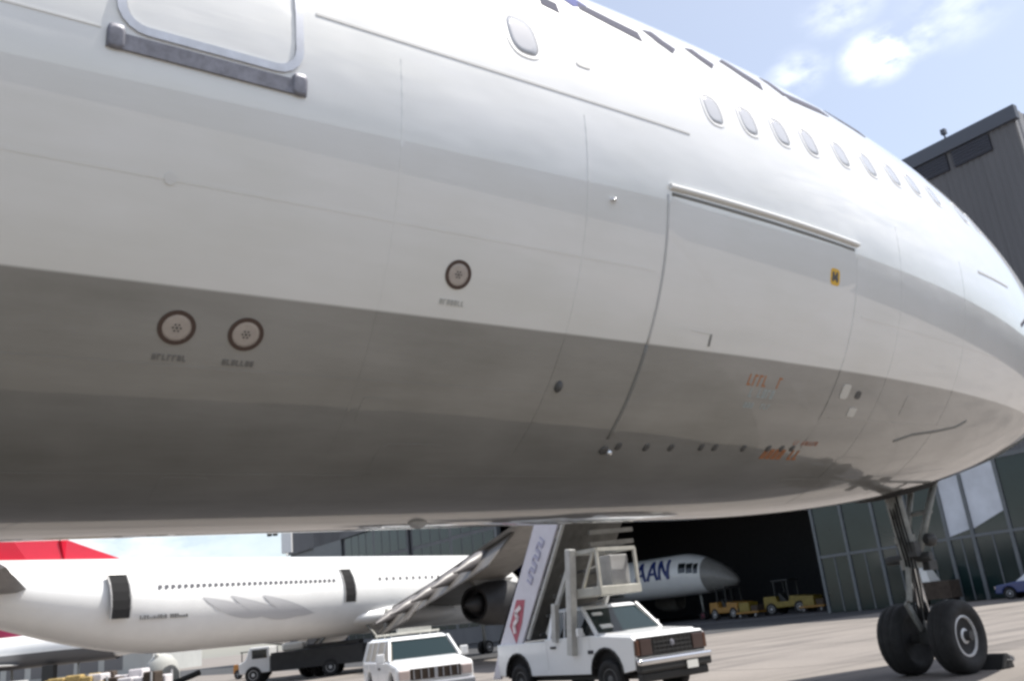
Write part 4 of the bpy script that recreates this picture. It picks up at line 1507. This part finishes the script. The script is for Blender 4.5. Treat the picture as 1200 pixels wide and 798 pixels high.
def tug(name, label, loc, rz, paint, grp):
    t = thing(name, label, 'tug', loc, rz, grp, 1.35 if grp else .8)
    MB().prism([(1.4, .4), (1.45, .95), (.35, 1.05), (.3, .75), (-.5, .75), (-.55, 1.1), (-1.4, 1.1), (-1.45, .4)], -.7, .7).build('body', paint, t, bevel=.05)
    cb_ = MB()
    for x in (.3, -.6):
        for sy in (-1, 1):
            cb_.bar((x, sy * .62, .9), (x, sy * .6, 1.95), .07, .07)
    cb_.box((-.15, 0, 1.98), (1.15, 1.35, .08))
    cb_.build('canopy', 'trim_black', t, bevel=.02)
    MB().hexa([(-.45, -.4, .76), (.0, -.4, .76), (.0, .4, .76), (-.45, .4, .76)], [(-.5, -.4, 1.25), (-.4, -.4, 1.25), (-.4, .4, 1.25), (-.5, .4, 1.25)]).build('seat', 'trim_black', t)
    MB().b2(1.42, 1.52, -.72, .72, .42, .62).build('bumper', 'trim_black', t, bevel=.02)
    for sy in (-1, 1):
        MB().lathe((1.44, sy * .45, .82), (1, 0, 0), [(0, .09), (.03, .085), (.04, .02)], 14).build('headlight', 'lamp_glass', t)
        for x in (.95, -.95):
            wheel(t, (x, sy * .64, .36), .36, .26, (0, sy, 0))
    return t


tug('tow_tractor', 'orange-yellow tow tractor under the jet nose in the hangar mouth', (63.0, 56.5, -.18), R_(-100), 'tug_yellow', 'tractors in the hangar mouth')
tug('tow_tractor', 'olive-yellow tow tractor nearest the glazed hangar wall', (63.4, 50.5, -.18), R_(-80), 'tug_olive', 'tractors in the hangar mouth')
tug('tow_tractor', 'orange tow tractor standing beyond the parked jet belly at left', (21.5, 60.0, -.2), R_(-60), 'cart_orange', None)

for i, (x_, y_, lb) in enumerate(((62.0, 53.4, 'yellow-brown dolly between the two tow tractors in the hangar'), (62.6, 47.3, 'yellow-brown dolly beside the glazed wall inside the hangar'))):
    dl = thing('equipment_dolly', lb, 'dolly', (x_, y_, -.18), R_(-95), 'dollies in the hangar mouth')
    MB().b2(-1.3, 1.3, -.7, .7, .35, .5).build('deck', 'tug_yellow', dl, bevel=.02)
    MB().b2(-1.0, .2, -.55, .55, .51, 1.25).build('crate', 'tug_olive', dl, bevel=.04)
    MB().b2(.35, 1.1, -.5, .5, .51, .95).build('crate', 'brown_crate', dl, bevel=.04)
    for wx in (-.9, .9):
        for sy in (-1, 1):
            wheel(dl, (wx, sy * .6, .2), .2, .12, (0, sy, 0))
# blue car and crate by the glazed wall
bc = thing('parked_car', 'dark blue car with a pale sunlit windscreen by the glazed hangar wall', 'car', (53.4, 25.6, -.2), R_(100))
MB().prism([(2.1, .35)] + arch(1.35, .36, .33) + arch(-1.3, .36, .33) + [(-2.15, .4), (-2.1, .85), (-1.9, .92), (.9, .92), (2.0, .78)], -.85, .85).build('body', 'car_blue', bc, bevel=.06, seg=3)
MB().hexa([(-1.5, -.76, .9), (.95, -.76, .9), (.95, .76, .9), (-1.5, .76, .9)], [(-1.0, -.6, 1.4), (.2, -.6, 1.4), (.2, .6, 1.4), (-1.0, .6, 1.4)]).build('window', 'glare_pane', bc, bevel=.03)
MB().b2(-1.0, .2, -.6, .6, 1.4, 1.44).build('roof', 'car_blue', bc, bevel=.015)
for sy in (-1, 1):
    MB().b2(2.02, 2.1, sy * .45, sy * .75, .58, .74).build('headlight', 'lamp_glass', bc, bevel=.02)
    for x in (1.35, -1.3):
        wheel(bc, (x, sy * .74, .31), .31, .2, (0, sy, 0), 'bare_metal')
ct = thing('supply_cart', 'brown crate on a low cart with a white cover by the nose gear', 'cart', (52.6, 31.3, -.2), R_(95))
MB().b2(-1.3, 1.3, -.7, .7, .35, 1.35).build('crate', 'brown_crate', ct, bevel=.03)
MB().hexa([(-.2, -.72, 1.36), (1.2, -.72, 1.36), (1.2, .72, 1.36), (-.2, .72, 1.36)], [(0, -.5, 2.0), (.7, -.5, 2.3), (.7, .5, 2.3), (0, .5, 2.0)]).build('cover', 'white_patch', ct, bevel=.05)
for x in (-.9, .9):
    for sy in (-1, 1):
        wheel(ct, (x, sy * .6, .2), .2, .12, (0, sy, 0))

# ------------------------------------------------------------------ ground equipment at lower left


def at(px, py, dep):
    d = F + RT * ((px - 600) / 1059.99) - UP * ((py - 399) / 1059.99)
    return Vector((0, 0, CAM_H)) + d * dep


def cart(label, px, dep, rz, m, load):
    p = at(px, 790, dep)
    c = thing('baggage_cart', label, 'cart', (p.x, p.y, -.2), rz)
    MB().b2(-1.3, 1.3, -.7, .7, .38, .5).build('deck', 'equipment_grey', c, bevel=.01)
    for x in (-1.25, 1.25):
        for sy in (-1, 1):
            MB().bar((x, sy * .65, .5), (x, sy * .65, 1.25), .05, .05).build('post', 'equipment_grey', c)
    rd = random.Random(int(px))
    x = -1.15
    while x < 1.0:
        w_ = rd.uniform(.35, .6)
        for sy in (-1, 1):
            h_ = rd.uniform(.62, .92) * load
            MB().box((x + w_ / 2, sy * .32, .5 + h_ / 2), (w_ - .03, .55, h_), (0, 0, rd.uniform(-.08, .08))).build('cargo_bag', m if rd.random() < .75 else 'brown_crate', c, bevel=.05)
        x += w_
    for x in (-.9, .9):
        for sy in (-1, 1):
            wheel(c, (x, sy * .6, .2), .2, .12, (0, sy, 0))
    MB().bar((1.3, 0, .35), (2.2, 0, .3), .06, .05).build('tow_bar', 'trim_black', c)


cart('baggage cart loaded with ochre bags at the lower left corner', 90, 31, R_(-32), 'cart_ochre', 1.0)
cart('cart stacked with white crates right of the ochre bags', 150, 31, R_(-45), 'crate_white', .98)
p = at(4, 790, 30)
gp = thing('power_cart', 'pale grey ground power cart cut by the left frame edge', 'power cart', (p.x, p.y, -.2), R_(-30))
MB().b2(-.6, .6, -.6, .6, .35, 1.42).build('housing', 'equipment_grey', gp, bevel=.05)
MB().b2(-.3, .3, -.62, -.6, .9, 1.25).build('control_panel', 'trim_black', gp)
for x in (-.4, .4):
    for sy in (-1, 1):
        wheel(gp, (x, sy * .5, .2), .2, .12, (0, sy, 0))
p = at(190, 775, 42)
ac = thing('air_start_unit', 'grey domed air start unit below the parked jet belly', 'ground unit', (p.x, p.y, -.2), R_(-20))
smooth_by_angle(MB().lathe((0, 0, .5), (0, 0, 1), [(0, .75), (.5, .78), (1.0, .66), (1.3, .4), (1.42, .05)], 24).build('housing', 'terminal_wall', ac), 50)
MB().lathe((-.2, -.3, 1.72), (0, 0, 1), [(0, .12), (.2, .12), (.26, .03)], 14).build('beacon', 'plate_white', ac, True)
MB().b2(-1.0, 1.0, -.7, .7, .36, .52).build('deck', 'trim_black', ac)
MB().tube((.55, -.5, .55), (1.7, -1.0, .9), .13, .13, 12).build('air_hose', 'rubber', ac, True)
for x in (-.7, .7):
    for sy in (-1, 1):
        wheel(ac, (x, sy * .6, .24), .24, .14, (0, sy, 0))
# dark service truck under the belly
p = at(352, 770, 47)
st_ = thing('service_truck', 'dark flatbed service truck with white cab under the parked jet belly', 'truck', (p.x, p.y, -.2), R_(146))
MB().b2(-3.4, 1.3, -1.0, 1.0, .5, 1.4).build('flatbed', 'engine_dark', st_, bevel=.03)
MB().prism([(1.35, .5), (2.9, .5), (2.95, 1.0), (2.6, 1.15), (2.35, 1.75), (1.35, 1.75)], -.95, .95).build('cab', 'truck_white', st_, bevel=.05)
for sy in (-1, 1):
    MB().b2(1.5, 2.25, sy * .952, sy * .965, 1.2, 1.62).build('window', 'dark_glass', st_)
    for x in (2.2, -1.7):
        wheel(st_, (x, sy * .88, .42), .42, .28, (0, sy, 0))
MB().b2(-.3, .8, -.7, .7, 1.41, 1.8).build('tank', 'white_patch', st_, bevel=.1)
MB().b2(-3.2, -.5, -.8, .8, 1.41, 1.62).build('tool_locker', 'engine_dark', st_, bevel=.03)

# unseen dark block added beyond the right-hand frame edge to shape the nose reflection
mat('reflection_block_dark', (0.10, 0.10, 0.105), 0.5, var=0.2, vscale=0.2)
pr_ = MB()
pr_.b2(-190, 75, -10, 10, 0, 17)
pr_.b2(-190.5, 75.5, -10.5, 10.5, 17, 17.8)
for i in range(53):
    pr_.b2(-189 + 5 * i, -188.7 + 5 * i, 10, 10.25, 0, 17)
po = pr_.build('reflection_block', 'reflection_block_dark')
po.location = (98, -42, -.2)
po.rotation_euler = (0, 0, math.atan2(95, 80))
po['kind'] = 'structure'

# ------------------------------------------------------------------ far buildings and mast
tb = thing('terminal_building', 'low grey terminal building on the horizon at far left', 'building', (20, 205, -.2), R_(-37))
MB().b2(-120, 34, 0, 25, 0, 6.2).build('wall', 'terminal_wall', tb)
MB().b2(-120.5, 34.5, -.6, 25.5, 6.2, 6.7).build('roof', 'hangar_side', tb)
pm = None
for k in range(22):
    x = -70 + k * 4.6
    if pm is None:
        pm = MB().b2(-1.7, 1.7, -.08, .02, 1.0, 4.4).build('window', 'far_window', tb)
        wo = pm
    else:
        wo = pm.copy()
        COL.objects.link(wo)
        wo.parent = tb
    wo.location = (x, 0, 0)
p = at(338, 700, 96)
fm = thing('floodlight_mast', 'slim floodlight mast rising behind the parked jet', 'mast', (p.x, p.y, -.2), R_(-30))
MB().tube((0, 0, 0), (0, 0, 14.5), .16, .1, 10).build('pole', 'mast_white', fm, True)
MB().box((0, 0, 12.6), (1.1, .6, 2.6)).build('cabinet', 'mast_white', fm, bevel=.05)
ar = MB()
ar.bar((-2.0, 0, 13.9), (.6, 0, 14.2), .1, .1)
ar.build('arm', 'mast_white', fm)
for x in (-1.8, -1.2):
    MB().box((x, -.1, 13.6), (.5, .4, .7), (.4, 0, 0)).build('lamp_head', 'trim_black', fm, bevel=.04)
